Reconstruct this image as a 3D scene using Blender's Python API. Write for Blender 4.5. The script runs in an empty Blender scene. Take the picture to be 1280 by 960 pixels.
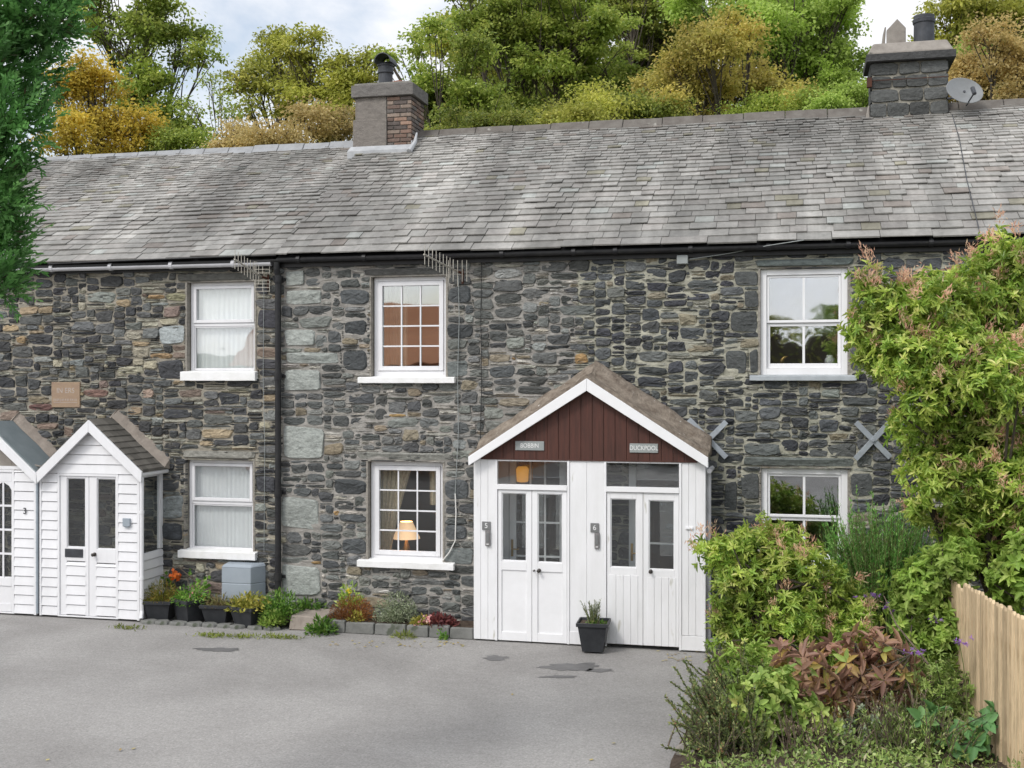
import bpy, math, random
import numpy as np
from mathutils import Vector, Matrix, noise

RND = random.Random(11)
NPR = np.random.default_rng(11)
SC = bpy.context.scene
COL = SC.collection

# ------------------------------------------------------------------ camera model (metres; house front is the plane y = 0)
FOC, HZ, CAMH, CAMD = 1450.0, 475.0, 3.3, 14.8
YAW = math.atan(0.242)
CA, SA = math.cos(YAW), math.sin(YAW)

def on_y(px, py, y=0.0):
    u = (px - 640) / FOC; v = (HZ - py) / FOC
    t = (y + CAMD) / (CA + u * SA)
    return t * (-SA + u * CA), CAMH + v * t

def at_t(px, py, t):
    u = (px - 640) / FOC; v = (HZ - py) / FOC
    return Vector((t * (-SA + u * CA), -CAMD + t * (CA + u * SA), CAMH + v * t))

def on_g(px, py, z=0.0):
    t = (z - CAMH) / ((HZ - py) / FOC)
    return at_t(px, py, t)

cam = bpy.data.cameras.new('camera'); camo = bpy.data.objects.new('camera', cam); COL.objects.link(camo)
camo.location = (0, -CAMD, CAMH); camo.rotation_euler = (math.pi / 2, 0, YAW)
cam.sensor_width = 36; cam.lens = 36 * FOC / 1280; cam.shift_y = -5 / 1280; cam.clip_end = 1500; cam.clip_start = 0.1
SC.camera = camo

# ------------------------------------------------------------------ object helpers
ORG = {}
def tag(o, label=None, cat=None, group=None, kind=None):
    if label: o['label'] = label
    if cat: o['category'] = cat
    if group: o['group'] = group
    if kind: o['kind'] = kind
    return o

def thing(name, label, cat, loc=(0, 0, 0), group=None):
    o = bpy.data.objects.new(name, None); COL.objects.link(o)
    o.location = loc; o.empty_display_size = 0.2
    ORG[o.name] = Vector(loc)
    return tag(o, label, cat, group)

def link_mesh(name, me, parent=None, org=None):
    o = bpy.data.objects.new(name, me); COL.objects.link(o)
    if parent is not None:
        o.parent = parent; org = ORG[parent.name]
        ORG[o.name] = org
        me.transform(Matrix.Translation(-org))
    elif org is not None:
        o.location = org; ORG[o.name] = Vector(org)
        me.transform(Matrix.Translation(-Vector(org)))
    else:
        ORG[o.name] = Vector((0, 0, 0))
    return o

class MB:
    def __init__(s):
        s.v = []; s.f = []; s.m = []; s.c = []; s.cur = (1, 1, 1)
    def add(s, vs, fs, mat=0):
        b = len(s.v); s.v.extend(vs)
        s.c.extend([s.cur] * len(vs))
        for f in fs:
            s.f.append([b + i for i in f]); s.m.append(mat)
        return s
    def box(s, x0, x1, y0, y1, z0, z1, mat=0):
        if x1 < x0: x0, x1 = x1, x0
        if y1 < y0: y0, y1 = y1, y0
        if z1 < z0: z0, z1 = z1, z0
        vs = [(x, y, z) for z in (z0, z1) for y in (y0, y1) for x in (x0, x1)]
        return s.add(vs, [(0, 2, 3, 1), (4, 5, 7, 6), (0, 1, 5, 4), (2, 6, 7, 3), (0, 4, 6, 2), (1, 3, 7, 5)], mat)
    def hexa(s, p, mat=0):   # p: 8 points, bottom ring 0-3, top ring 4-7
        return s.add(p, [(3, 2, 1, 0), (4, 5, 6, 7), (0, 1, 5, 4), (1, 2, 6, 5), (2, 3, 7, 6), (3, 0, 4, 7)], mat)
    def prism(s, pts, y0, y1, mat=0):  # polygon in xz pulled from y0 to y1
        n = len(pts)
        area = sum(pts[i][0] * pts[(i + 1) % n][1] - pts[(i + 1) % n][0] * pts[i][1] for i in range(n))
        if area < 0: pts = pts[::-1]
        if y0 > y1: y0, y1 = y1, y0
        vs = [(x, y0, z) for x, z in pts] + [(x, y1, z) for x, z in pts]
        fs = [tuple(range(n)), tuple(range(2 * n - 1, n - 1, -1))]
        fs += [(i, n + i, n + (i + 1) % n, (i + 1) % n) for i in range(n)]
        return s.add(vs, fs, mat)
    def tube(s, pts, r, n=8, mat=0, caps=True):
        pts = [Vector(p) for p in pts]
        if not isinstance(r, (list, tuple)): r = [r] * len(pts)
        vs = []; fs = []; ref = None
        for i, p in enumerate(pts):
            d = (pts[min(i + 1, len(pts) - 1)] - pts[max(i - 1, 0)])
            if d.length < 1e-9: d = Vector((0, 0, 1))
            d.normalize()
            if ref is None:
                ref = d.cross(Vector((0, 0, 1)) if abs(d.z) < 0.9 else Vector((1, 0, 0)))
            ref = (ref - d * ref.dot(d)).normalized(); b = d.cross(ref)
            for k in range(n):
                a = 2 * math.pi * k / n
                vs.append(tuple(p + ref * (math.cos(a) * r[i]) + b * (math.sin(a) * r[i])))
        for i in range(len(pts) - 1):
            for k in range(n):
                a0 = i * n + k; a1 = i * n + (k + 1) % n
                fs.append((a0, a1, a1 + n, a0 + n))
        if caps:
            fs.append(tuple(range(n - 1, -1, -1))); fs.append(tuple(range((len(pts) - 1) * n, len(pts) * n)))
        return s.add(vs, fs, mat)
    def lathe(s, prof, c, n=20, mat=0, caps=True):
        cx, cy, cz = c
        return s.tube_rings([[(cx + r * math.cos(2 * math.pi * k / n), cy + r * math.sin(2 * math.pi * k / n), cz + z) for k in range(n)] for r, z in prof], mat, caps)
    def tube_rings(s, rings, mat=0, caps=True):
        n = len(rings[0]); vs = [p for r in rings for p in r]; fs = []
        for i in range(len(rings) - 1):
            for k in range(n):
                a0 = i * n + k; a1 = i * n + (k + 1) % n
                fs.append((a0, a1, a1 + n, a0 + n))
        if caps:
            fs.append(tuple(range(n - 1, -1, -1))); fs.append(tuple(range((len(rings) - 1) * n, len(rings) * n)))
        return s.add(vs, fs, mat)
    def build(s, name, mats, parent=None, smooth=False, bevel=0, col=False, org=None, seg=1):
        me = bpy.data.meshes.new(name)
        me.from_pydata(s.v, [], s.f)
        if not isinstance(mats, (list, tuple)): mats = [mats]
        for m in mats: me.materials.append(m)
        me.polygons.foreach_set('material_index', s.m)
        if smooth: me.polygons.foreach_set('use_smooth', [True] * len(s.f))
        if col:
            a = me.attributes.new('Col', 'FLOAT_COLOR', 'POINT')
            arr = np.ones((len(s.v), 4), dtype=np.float32); arr[:, :3] = np.array(s.c, dtype=np.float32)
            a.data.foreach_set('color', arr.ravel())
        me.update()
        o = link_mesh(name, me, parent, org)
        if bevel:
            b = o.modifiers.new('bevel', 'BEVEL'); b.width = bevel; b.segments = seg; b.limit_method = 'ANGLE'; b.angle_limit = 0.6
        return o

# ------------------------------------------------------------------ materials
def new_mat(name):
    m = bpy.data.materials.new(name); m.use_nodes = True
    nt = m.node_tree; nt.nodes.clear()
    out = nt.nodes.new('ShaderNodeOutputMaterial')
    return m, nt, out
def node(nt, kind, **kw):
    n = nt.nodes.new(kind)
    for k, v in kw.items():
        if k in n.inputs.keys() if isinstance(k, str) else False: n.inputs[k].default_value = v
        else: setattr(n, k, v)
    return n
def mixc(nt, fac, a, b, mode='MIX'):
    n = nt.nodes.new('ShaderNodeMix'); n.data_type = 'RGBA'; n.blend_type = mode
    for sock, val in ((n.inputs[0], fac), (n.inputs[6], a), (n.inputs[7], b)):
        if hasattr(val, 'is_output'): nt.links.new(val, sock)
        elif isinstance(val, (int, float)): sock.default_value = val
        else: sock.default_value = (val[0], val[1], val[2], 1)
    return n.outputs[2]
def tex_noise(nt, vec, scale, detail=4, rough=0.6, dist=0):
    n = nt.nodes.new('ShaderNodeTexNoise'); n.inputs['Scale'].default_value = scale
    n.inputs['Detail'].default_value = detail; n.inputs['Roughness'].default_value = rough; n.inputs['Distortion'].default_value = dist
    if vec is not None: nt.links.new(vec, n.inputs['Vector'])
    return n.outputs['Fac']
def ramp(nt, fac, stops):
    n = nt.nodes.new('ShaderNodeValToRGB'); e = n.color_ramp.elements
    while len(e) < len(stops): e.new(0.5)
    for el, (p, c) in zip(e, stops):
        el.position = p
        if isinstance(c, (int, float)): c = (c, c, c)
        el.color = (c[0], c[1], c[2], 1)
    nt.links.new(fac, n.inputs[0])
    return n.outputs[0]
def mapping(nt, scale=(1, 1, 1), world=False):
    if world:
        g = nt.nodes.new('ShaderNodeNewGeometry'); src = g.outputs['Position']
    else:
        g = nt.nodes.new('ShaderNodeTexCoord'); src = g.outputs['Object']
    m = nt.nodes.new('ShaderNodeMapping'); m.inputs['Scale'].default_value = scale
    nt.links.new(src, m.inputs['Vector'])
    return m.outputs[0]
def finish(nt, out, col, rough=0.8, bump=None, bstr=0.3, bdist=0.01, spec=0.3, metal=0.0):
    p = nt.nodes.new('ShaderNodeBsdfPrincipled')
    if hasattr(col, 'is_output'): nt.links.new(col, p.inputs['Base Color'])
    else: p.inputs['Base Color'].default_value = (*col, 1)
    if hasattr(rough, 'is_output'): nt.links.new(rough, p.inputs['Roughness'])
    else: p.inputs['Roughness'].default_value = rough
    p.inputs['Specular IOR Level'].default_value = spec; p.inputs['Metallic'].default_value = metal
    if bump is not None:
        b = nt.nodes.new('ShaderNodeBump'); b.inputs['Strength'].default_value = bstr; b.inputs['Distance'].default_value = bdist
        nt.links.new(bump, b.inputs['Height']); nt.links.new(b.outputs[0], p.inputs['Normal'])
    nt.links.new(p.outputs[0], out.inputs[0])
    return p

def surf(name, c1, c2=None, scale=6, rough=0.7, bscale=40, bstr=0.2, bdist=0.004, spec=0.3, stretch=(1, 1, 1), metal=0, spots=None):
    m, nt, out = new_mat(name)
    v = mapping(nt, stretch)
    col = c1
    if c2 is not None:
        col = mixc(nt, ramp(nt, tex_noise(nt, v, scale, 6, 0.65), [(0.32, 0), (0.68, 1)]), c1, c2)
    if spots:
        sp = ramp(nt, tex_noise(nt, v, spots[1], 3, 0.5), [(spots[2], 0), (spots[2] + 0.06, 1)])
        col = mixc(nt, sp, col, spots[0])
    finish(nt, out, col, rough, tex_noise(nt, v, bscale, 5, 0.6) if bstr else None, bstr, bdist, spec, metal)
    return m

def attr_mat(name, lo=0.75, hi=1.25, scale=14, rough=0.85, bscale=30, bstr=0.5, bdist=0.012, streak=None, lichen=None, lam=(1, 1, 1)):
    """colour of each stone or slate from its own attribute, broken up by grain"""
    m, nt, out = new_mat(name)
    a = nt.nodes.new('ShaderNodeAttribute'); a.attribute_name = 'Col'
    v = mapping(nt, (1, 1, 1), True)
    g = ramp(nt, tex_noise(nt, mapping(nt, lam, True), scale, 7, 0.75), [(0.3, lo), (0.7, hi)])
    col = mixc(nt, 1.0, a.outputs['Color'], g, 'MULTIPLY')
    if streak:
        sv = mapping(nt, streak[1], True)
        s = ramp(nt, tex_noise(nt, sv, 1.0, 5, 0.6), [(0.35, streak[2]), (0.52, 1.0), (0.68, streak[3])])
        col = mixc(nt, 1.0, col, s, 'MULTIPLY')
    if lichen:
        s = ramp(nt, tex_noise(nt, v, lichen[1], 5, 0.65), [(lichen[2], 0), (lichen[2] + 0.08, 1)])
        col = mixc(nt, s, col, lichen[0])
    finish(nt, out, col, rough, tex_noise(nt, v, bscale, 6, 0.65), bstr, bdist, 0.25)
    return m

def glass_mat(name, refl=0.2, wav=0.004):
    m, nt, out = new_mat(name)
    tr = nt.nodes.new('ShaderNodeBsdfTransparent'); tr.inputs[0].default_value = (0.97, 0.985, 0.98, 1)
    gl = nt.nodes.new('ShaderNodeBsdfGlossy'); gl.inputs['Roughness'].default_value = 0.02; gl.inputs[0].default_value = (0.95, 0.97, 1, 1)
    v = mapping(nt, (1, 1, 1))
    b = nt.nodes.new('ShaderNodeBump'); b.inputs['Strength'].default_value = 0.25; b.inputs['Distance'].default_value = wav
    nt.links.new(tex_noise(nt, v, 3.0, 1, 0.4), b.inputs['Height']); nt.links.new(b.outputs[0], gl.inputs['Normal'])
    lw = nt.nodes.new('ShaderNodeLayerWeight'); lw.inputs['Blend'].default_value = 0.5
    pw = nt.nodes.new('ShaderNodeMath'); pw.operation = 'POWER'; pw.inputs[1].default_value = 4; nt.links.new(lw.outputs['Facing'], pw.inputs[0])
    ma = nt.nodes.new('ShaderNodeMath'); ma.operation = 'MULTIPLY_ADD'; ma.inputs[1].default_value = 0.8 - refl; ma.inputs[2].default_value = refl
    nt.links.new(pw.outputs[0], ma.inputs[0])
    mx = nt.nodes.new('ShaderNodeMixShader'); nt.links.new(ma.outputs[0], mx.inputs[0])
    nt.links.new(tr.outputs[0], mx.inputs[1]); nt.links.new(gl.outputs[0], mx.inputs[2]); nt.links.new(mx.outputs[0], out.inputs[0])
    return m

def emit_mat(name, c, s):
    m, nt, out = new_mat(name)
    p = finish(nt, out, c, 0.8)
    p.inputs['Emission Color'].default_value = (*c, 1); p.inputs['Emission Strength'].default_value = s
    return m

def leaf_mat(name, stops, trans=0.35, rough=0.5, clump=1.3, cl=(0.7, 1.2)):
    m, nt, out = new_mat(name)
    a = nt.nodes.new('ShaderNodeAttribute'); a.attribute_name = 'tint'
    col = ramp(nt, a.outputs['Fac'], stops)
    v = mapping(nt, (1, 1, 1), True)
    g = ramp(nt, tex_noise(nt, v, clump, 2, 0.5), [(0.35, cl[0]), (0.65, cl[1])])
    col = mixc(nt, 1.0, col, g, 'MULTIPLY')
    p = nt.nodes.new('ShaderNodeBsdfPrincipled'); nt.links.new(col, p.inputs['Base Color'])
    p.inputs['Roughness'].default_value = rough; p.inputs['Specular IOR Level'].default_value = 0.35
    t = nt.nodes.new('ShaderNodeBsdfTranslucent'); nt.links.new(col, t.inputs[0])
    mx = nt.nodes.new('ShaderNodeMixShader'); mx.inputs[0].default_value = trans
    nt.links.new(p.outputs[0], mx.inputs[1]); nt.links.new(t.outputs[0], mx.inputs[2]); nt.links.new(mx.outputs[0], out.inputs[0])
    return m

M = {}
M['stone'] = attr_mat('rubble_stone', 0.55, 1.5, 13, 0.85, 26, 0.8, 0.022, lam=(1, 1, 2.6))
M['mortar'] = attr_mat('lime_mortar', 0.62, 1.22, 9, 0.95, 45, 0.8, 0.016, lam=(1, 1, 2.4))
M['slate'] = attr_mat('roof_slate', 0.78, 1.2, 11, 0.62, 30, 0.35, 0.006, streak=(1, (1.5, 0.2, 0.2), 0.68, 1.5), lichen=((0.42, 0.43, 0.41), 5.0, 0.70))
M['white'] = surf('white_paint', (0.80, 0.80, 0.81), (0.74, 0.74, 0.745), 3, 0.45, 30, 0.05, 0.002, 0.4)
M['whiteold'] = surf('weathered_white_paint', (0.79, 0.79, 0.80), (0.70, 0.70, 0.70), 5, 0.6, 40, 0.15, 0.003, 0.3, (1, 1, 0.25), spots=((0.52, 0.51, 0.46), 8, 0.66))
M['upvc'] = surf('white_upvc', (0.76, 0.76, 0.775), (0.68, 0.68, 0.69), 4, 0.35, 30, 0.04, 0.001, 0.5, (1, 1, .4))
M['sill'] = surf('painted_sill', (0.82, 0.82, 0.82), (0.72, 0.72, 0.70), 7, 0.7, 25, 0.5, 0.006)
M['greysill'] = surf('grey_slate_sill', (0.42, 0.45, 0.47), (0.34, 0.37, 0.39), 6, 0.7, 25, 0.3, 0.006)
M['plaster'] = surf('grey_render', (0.27, 0.25, 0.225), (0.36, 0.335, 0.30), 5, 0.95, 30, 0.5, 0.01)
M['glass'] = glass_mat('window_glass', 0.12)
M['doorglass'] = glass_mat('door_glass', 0.06)
M['glass2'] = glass_mat('sash_glass', 0.13, 0.006)
M['glass5u'] = glass_mat('mirroring_glass', 0.24, 0.003)
M['glassold'] = glass_mat('old_window_glass', 0.27, 0.008)
M['dark'] = surf('black_paint', (0.012, 0.012, 0.014), (0.022, 0.022, 0.022), 6, 0.4, 20, 0.1)
M['pipe'] = surf('black_iron', (0.014, 0.014, 0.017), (0.03, 0.03, 0.03), 9, 0.4, 25, 0.2)
M['gutterwhite'] = surf('dull_white_gutter', (0.55, 0.55, 0.57), (0.4, 0.4, 0.41), 5, 0.5, 20, 0.1, stretch=(0.4, 1, 1))
M['redwood'] = surf('red_brown_boards', (0.092, 0.034, 0.024), (0.05, 0.021, 0.0155), 9, 0.55, 60, 0.3, 0.003, 0.35, (3, 1, 0.25))
M['room'] = surf('room_plaster', (0.30, 0.27, 0.23), (0.26, 0.23, 0.2), 2, 0.9, 10, 0)
M['wood_gloom'] = surf('dark_wood_and_room_gloom', (0.05, 0.03, 0.02), (0.03, 0.018, 0.012), 6, 0.6, 20, 0.1)
M['net'] = leaf_mat('net_curtain', [(0, (0.88, 0.885, 0.9)), (1, (0.93, 0.93, 0.94))], 0.12, 0.9, 2, (0.95, 1.0))
M['curtain'] = leaf_mat('cream_curtain', [(0, (0.52, 0.47, 0.38)), (1, (0.60, 0.55, 0.45))], 0.3, 0.9, 3, (0.85, 1.0))
M['lead'] = surf('lead_flashing', (0.42, 0.43, 0.44), (0.30, 0.31, 0.32), 6, 0.55, 20, 0.3, 0.006)
M['cement'] = surf('cement_render', (0.20, 0.18, 0.16), (0.30, 0.275, 0.245), 5, 0.95, 30, 0.5, 0.01, spots=((0.1, 0.095, 0.085), 4, 0.62))
M['moss'] = surf('mossy_cement_roof', (0.14, 0.11, 0.085), (0.31, 0.265, 0.215), 9, 0.95, 40, 0.9, 0.03, spots=((0.62, 0.60, 0.55), 11, 0.69))
M['fillet'] = surf('pinkish_mortar', (0.235, 0.20, 0.17), (0.32, 0.28, 0.24), 8, 0.95, 30, 0.6, 0.015)
M['felt'] = surf('blue_grey_felt', (0.15, 0.18, 0.19), (0.19, 0.22, 0.23), 5, 0.8, 90, 0.3, 0.004)
M['shingle'] = attr_mat('porch_shingle', 0.8, 1.2, 12, 0.9, 60, 0.4, 0.006)
M['brick'] = attr_mat('old_brick', 0.7, 1.25, 18, 0.9, 40, 0.5, 0.008)
M['terracotta'] = surf('terracotta', (0.24, 0.09, 0.045), (0.16, 0.065, 0.04), 8, 0.8, 30, 0.3)
M['potgrey'] = surf('grey_chimney_pot', (0.06, 0.065, 0.075), (0.03, 0.032, 0.036), 8, 0.5, 30, 0.2)
M['metal'] = surf('galvanised_steel', (0.42, 0.46, 0.50), (0.33, 0.36, 0.39), 9, 0.45, 30, 0.1, metal=0.5)
M['alu'] = surf('aerial_metal', (0.50, 0.48, 0.42), (0.36, 0.33, 0.28), 9, 0.5, 30, 0.1, metal=0.4)
M['rust'] = surf('rusty_iron', (0.10, 0.035, 0.018), (0.05, 0.03, 0.025), 14, 0.9, 40, 0.4)
M['dish'] = surf('grey_dish', (0.22, 0.23, 0.235), (0.17, 0.175, 0.175), 4, 0.6, 20, 0.1)
M['brass'] = surf('brass', (0.45, 0.3, 0.1), (0.38, 0.25, 0.08), 8, 0.35, 20, 0, metal=0.8)
M['knob'] = surf('dark_bronze', (0.06, 0.055, 0.05), (0.1, 0.09, 0.085), 10, 0.3, 20, 0, metal=0.6)
M['slatesign'] = surf('grey_sign_plate', (0.30, 0.32, 0.315), (0.25, 0.27, 0.265), 5, 0.6, 30, 0.1)
M['letter'] = surf('pale_lettering', (0.75, 0.75, 0.74), None, rough=0.6, bstr=0)
M['numplate'] = surf('dark_number_plate', (0.15, 0.155, 0.155), (0.2, 0.2, 0.2), 12, 0.5, 30, 0.1)
M['keysafe'] = surf('key_safe_metal', (0.2, 0.19, 0.19), (0.28, 0.27, 0.27), 20, 0.4, 40, 0.1, metal=0.4)
M['datestone'] = surf('sandstone', (0.34, 0.25, 0.165), (0.27, 0.19, 0.14), 7, 0.95, 40, 0.4, 0.006, stretch=(1, 1, 2.5))
M['datecut'] = surf('cut_letters', (0.46, 0.40, 0.36), (0.36, 0.31, 0.28), 20, 0.95, 40, 0.2)
M['meter'] = surf('blue_grey_plastic', (0.31, 0.35, 0.39), (0.27, 0.31, 0.345), 3, 0.5, 30, 0.1)
M['plantpot'] = surf('black_plastic', (0.022, 0.024, 0.027), (0.04, 0.042, 0.046), 6, 0.45, 20, 0.1)
M['soil'] = surf('garden_soil', (0.05, 0.035, 0.025), (0.10, 0.075, 0.055), 9, 1.0, 30, 1.0, 0.03)
M['kerb'] = surf('kerb_stone', (0.13, 0.132, 0.122), (0.20, 0.20, 0.188), 6, 0.9, 25, 0.6, 0.01, spots=((0.09, 0.1, 0.075), 5, 0.6))
M['bark'] = surf('bark', (0.055, 0.045, 0.035), (0.10, 0.085, 0.065), 5, 0.95, 12, 0.8, 0.03, stretch=(1, 1, 0.3))
M['twig'] = surf('grey_twig', (0.16, 0.125, 0.095), (0.09, 0.07, 0.05), 12, 0.9, 40, 0.3)
M['stalk'] = surf('green_stalk', (0.12, 0.16, 0.05), (0.16, 0.15, 0.06), 9, 0.7, 40, 0.1)
M['fence'] = attr_mat('fence_timber', 0.62, 1.25, 20, 0.8, 70, 0.3, 0.004, lam=(2.5, 2.5, .2))
M['white_rope'] = surf('white_cable', (0.7, 0.69, 0.66), None, rough=0.5, bstr=0)
# ------------------------------------------------------------------ setting out of the terrace
XL, XR = -13.4, 4.6
X34 = on_y(43, 475)[0]; X45 = on_y(347, 475)[0]; X56 = on_y(733, 475)[0]
EY = -0.2                                   # slate edge overhang
EZ_R = on_y(850, 307, EY)[1]; EZ_L = on_y(200, 326, EY)[1]
RY = 3.4                                    # ridge
RZ_R = on_y(850, 153, RY)[1]; RZ_L = on_y(250, 191, RY)[1]
ZTOP = min(EZ_L, EZ_R) + 0.02
YP = -0.62                                  # porch fronts and kerb line

HOUSES = [('stone_cottage', XL, X34), ('stone_cottage', X34, X45), ('stone_cottage', X45, X56), ('stone_cottage', X56, XR)]
HLAB = ['dark stone cottage behind the porch numbered 3, at the left end of the terrace',
        'dark rubble stone cottage with net curtained windows and tan date stone, left of black drainpipe',
        'grey stone cottage with pale quoins, gridded windows and brick chimney, right of black drainpipe',
        'stone cottage with sash windows, grey cross ties and stone chimney, behind the pink tipped shrubs']
cott = [thing(n, HLAB[i], 'house', ((a + b) / 2, 0, 0), 'cottages of the stone terrace') for i, (n, a, b) in enumerate(HOUSES)]
def which(x):
    return 0 if x < X34 else 1 if x < X45 else 2 if x < X56 else 3

# window openings in the wall face, from the photograph
def rect(px0, py0, px1, py1, y=0.0):
    xa = on_y(px0, (py0 + py1) / 2, y)[0]; xb = on_y(px1, (py0 + py1) / 2, y)[0]
    pm = (px0 + px1) / 2
    return xa, xb, on_y(pm, py1, y)[1], on_y(pm, py0, y)[1]
WIN = {'4u': rect(234, 352, 319, 467), '4l': rect(232, 575, 317, 692), '5u': rect(464, 345, 558, 472), '5l': rect(460, 577, 554, 704),
       '6u': rect(950, 335, 1060, 469), '6l': rect(951, 585, 1060, 708)}
OPEN = list(WIN.values())

# ------------------------------------------------------------------ rubble walling
CW, CH = 0.03, 0.025
NCX = int((XR - XL) / CW); NCZ = int(ZTOP / CH)
occ = np.zeros((NCZ, NCX), dtype=bool)
stones = []     # x0,x1,z0,z1,colour,power,proud
def c_of(x): return int(round((x - XL) / CW))
def r_of(z): return int(round(z / CH))
for (a, b, c, d) in OPEN:
    occ[max(0, r_of(c) - 1):min(NCZ, r_of(d)), max(0, c_of(a)):c_of(b) + 1] = True
def fixed(px0, py0, px1, py1, col, power=8, proud=0.022, jit=0.03):
    a, b, c, d = rect(px0, py0, px1, py1)
    occ[max(0, r_of(c)):min(NCZ, r_of(d)), max(0, c_of(a)):min(NCX, c_of(b))] = True
    stones.append((a, b, c, d, col, power, proud, jit))
def gk(c, lo, hi):
    k = RND.uniform(lo, hi); return tuple(q * k for q in c)
PQ = (0.315, 0.335, 0.312); DK = (0.065, 0.07, 0.072); MG = (0.15, 0.165, 0.16); LG = (0.22, 0.235, 0.22)
for q in [(357, 338, 381, 358), (357, 362, 403, 381), (356, 411, 394, 433), (358, 440, 424, 455), (355, 461, 401, 490), (354, 532, 405, 575),
          (352, 620, 399, 663), (352, 705, 401, 745), (352, 746, 371, 760)]:
    fixed(*q, gk(PQ, 0.88, 1.08), 9.0, 0.032, 0.05)
for q in [(424, 361, 462, 382), (430, 400, 459, 421), (428, 437, 459, 465), (417, 598, 459, 620), (427, 672, 459, 693), (560, 357, 589, 380), (559, 404, 592, 424),
          (556, 598, 586, 626), (556, 655, 584, 676), (424, 642, 459, 653)]:
    fixed(*q, gk(DK, 0.9, 1.5), 4, 0.03, 0.07)
for q in [(556, 684, 592, 706), (559, 450, 585, 472)]:
    fixed(*q, MG, 6, 0.02, 0.05)
fixed(200, 406, 231, 431, (0.33, 0.36, 0.36), 6, 0.02, 0.05)
fixed(322, 386, 352, 412, (0.06, 0.06, 0.068), 5, 0.03, 0.06)
fixed(320, 448, 352, 462, (0.07, 0.07, 0.075), 5, 0.03, 0.06)
fixed(203, 618, 230, 650, (0.22, 0.24, 0.235), 5, 0.02, 0.06)
fixed(203, 652, 229, 676, (0.06, 0.065, 0.07), 5, 0.03, 0.06)
fixed(198, 449, 231, 476, (0.06, 0.062, 0.066), 5, 0.03, 0.08)
fixed(320, 594, 345, 616, (0.06, 0.062, 0.068), 5, 0.03, 0.06)
# lintels
fixed(222, 341, 330, 351, (0.10, 0.10, 0.09), 9, 0.035, 0.02)
fixed(228, 563, 320, 573, (0.22, 0.215, 0.19), 9, 0.03, 0.03)
fixed(456, 335, 566, 344, (0.085, 0.085, 0.08), 9, 0.035, 0.02)
fixed(446, 565, 565, 575, (0.25, 0.25, 0.225), 9, 0.02, 0.03)
fixed(944, 323, 1068, 333, (0.12, 0.14, 0.135), 10, 0.045, 0.02)
fixed(929, 571, 1070, 583, (0.15, 0.165, 0.155), 10, 0.04, 0.02)
for q in [(918, 338, 948, 358), (913, 388, 948, 416), (930, 362, 948, 385), (907, 437, 934, 469), (937, 436, 948, 468), (1063, 334, 1102, 362), (926, 590, 949, 625), (905, 600, 922, 640), (1063, 430, 1085, 465), (1063, 590, 1090, 622)]:
    fixed(*q, gk((0.078, 0.083, 0.082), 0.9, 1.4), 6, 0.025, 0.05)
# date stone place
DS = rect(65, 477, 102, 510)
occ[r_of(DS[2]):r_of(DS[3]), c_of(DS[0]):c_of(DS[1])] = True
for q in [(105, 486, 135, 497, (0.19, 0.12, 0.10)), (36, 495, 64, 505, (0.2, 0.17, 0.12)), (36, 504, 66, 514, (0.17, 0.10, 0.09)), (185, 368, 206, 374, (0.36, 0.25, 0.14)),
          (187, 441, 216, 449, (0.34, 0.24, 0.14)), (208, 366, 234, 377, (0.27, 0.26, 0.17)), (20, 420, 34, 430, (0.3, 0.22, 0.13)), (4, 405, 25, 415, (0.35, 0.27, 0.17)),
          (158, 414, 178, 425, (0.33, 0.31, 0.25)), (145, 374, 164, 384, (0.33, 0.26, 0.17)), (45, 528, 74, 537, (0.2, 0.15, 0.12)), (178, 486, 193, 498, (0.33, 0.25, 0.2))]:
    fixed(*q[:4], q[4], 3.2, 0.025, 0.1)

def zone(x):   # 0 left pair, 1 middle, 2 right of the shared porch
    if x < X45: return 0
    return 1 if x < X56 + 0.25 * math.sin(x * 3) + 0.1 else 2
def stone_colour(x, thin):
    z = zone(x); r = RND.random()
    if z == 0:
        pal = [(0.042, 0.043, 0.046), (0.064, 0.066, 0.067), (0.095, 0.098, 0.097), (0.13, 0.137, 0.133), (0.18, 0.19, 0.18)]
        c = pal[min(4, int(abs(RND.gauss(1.4, 1.4))))]
        if r < 0.03: c = (0.22, 0.175, 0.12)
        elif r < 0.05: c = (0.14, 0.108, 0.092)
        elif r < 0.12: c = (0.25, 0.235, 0.185)
        if thin and r > 0.55: c = (0.20, 0.195, 0.165)
    elif z == 1:
        pal = [(0.062, 0.065, 0.066), (0.088, 0.092, 0.091), (0.118, 0.122, 0.118), (0.15, 0.156, 0.148), (0.195, 0.202, 0.19)]
        c = pal[min(4, int(abs(RND.gauss(1.5, 1.3))))]
        if r < 0.06: c = (0.17, 0.145, 0.11)
        elif r < 0.065: c = (0.27, 0.18, 0.09)
        if thin and r > 0.35: c = RND.choice([(0.26, 0.245, 0.22), (0.21, 0.205, 0.19), (0.30, 0.285, 0.26)])
    else:
        pal = [(0.042, 0.044, 0.050), (0.060, 0.064, 0.068), (0.080, 0.085, 0.087), (0.105, 0.112, 0.11), (0.15, 0.16, 0.15)]
        c = pal[min(4, int(abs(RND.gauss(1.3, 1.3))))]
        if r < 0.05: c = (0.165, 0.145, 0.11)
        if thin and r > 0.6: c = (0.19, 0.19, 0.165)
    k = RND.uniform(1.08, 1.58)
    return (c[0] * k * RND.uniform(0.97, 1.03), c[1] * k * 1.0, c[2] * k * RND.uniform(0.93, 1.02))

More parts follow.
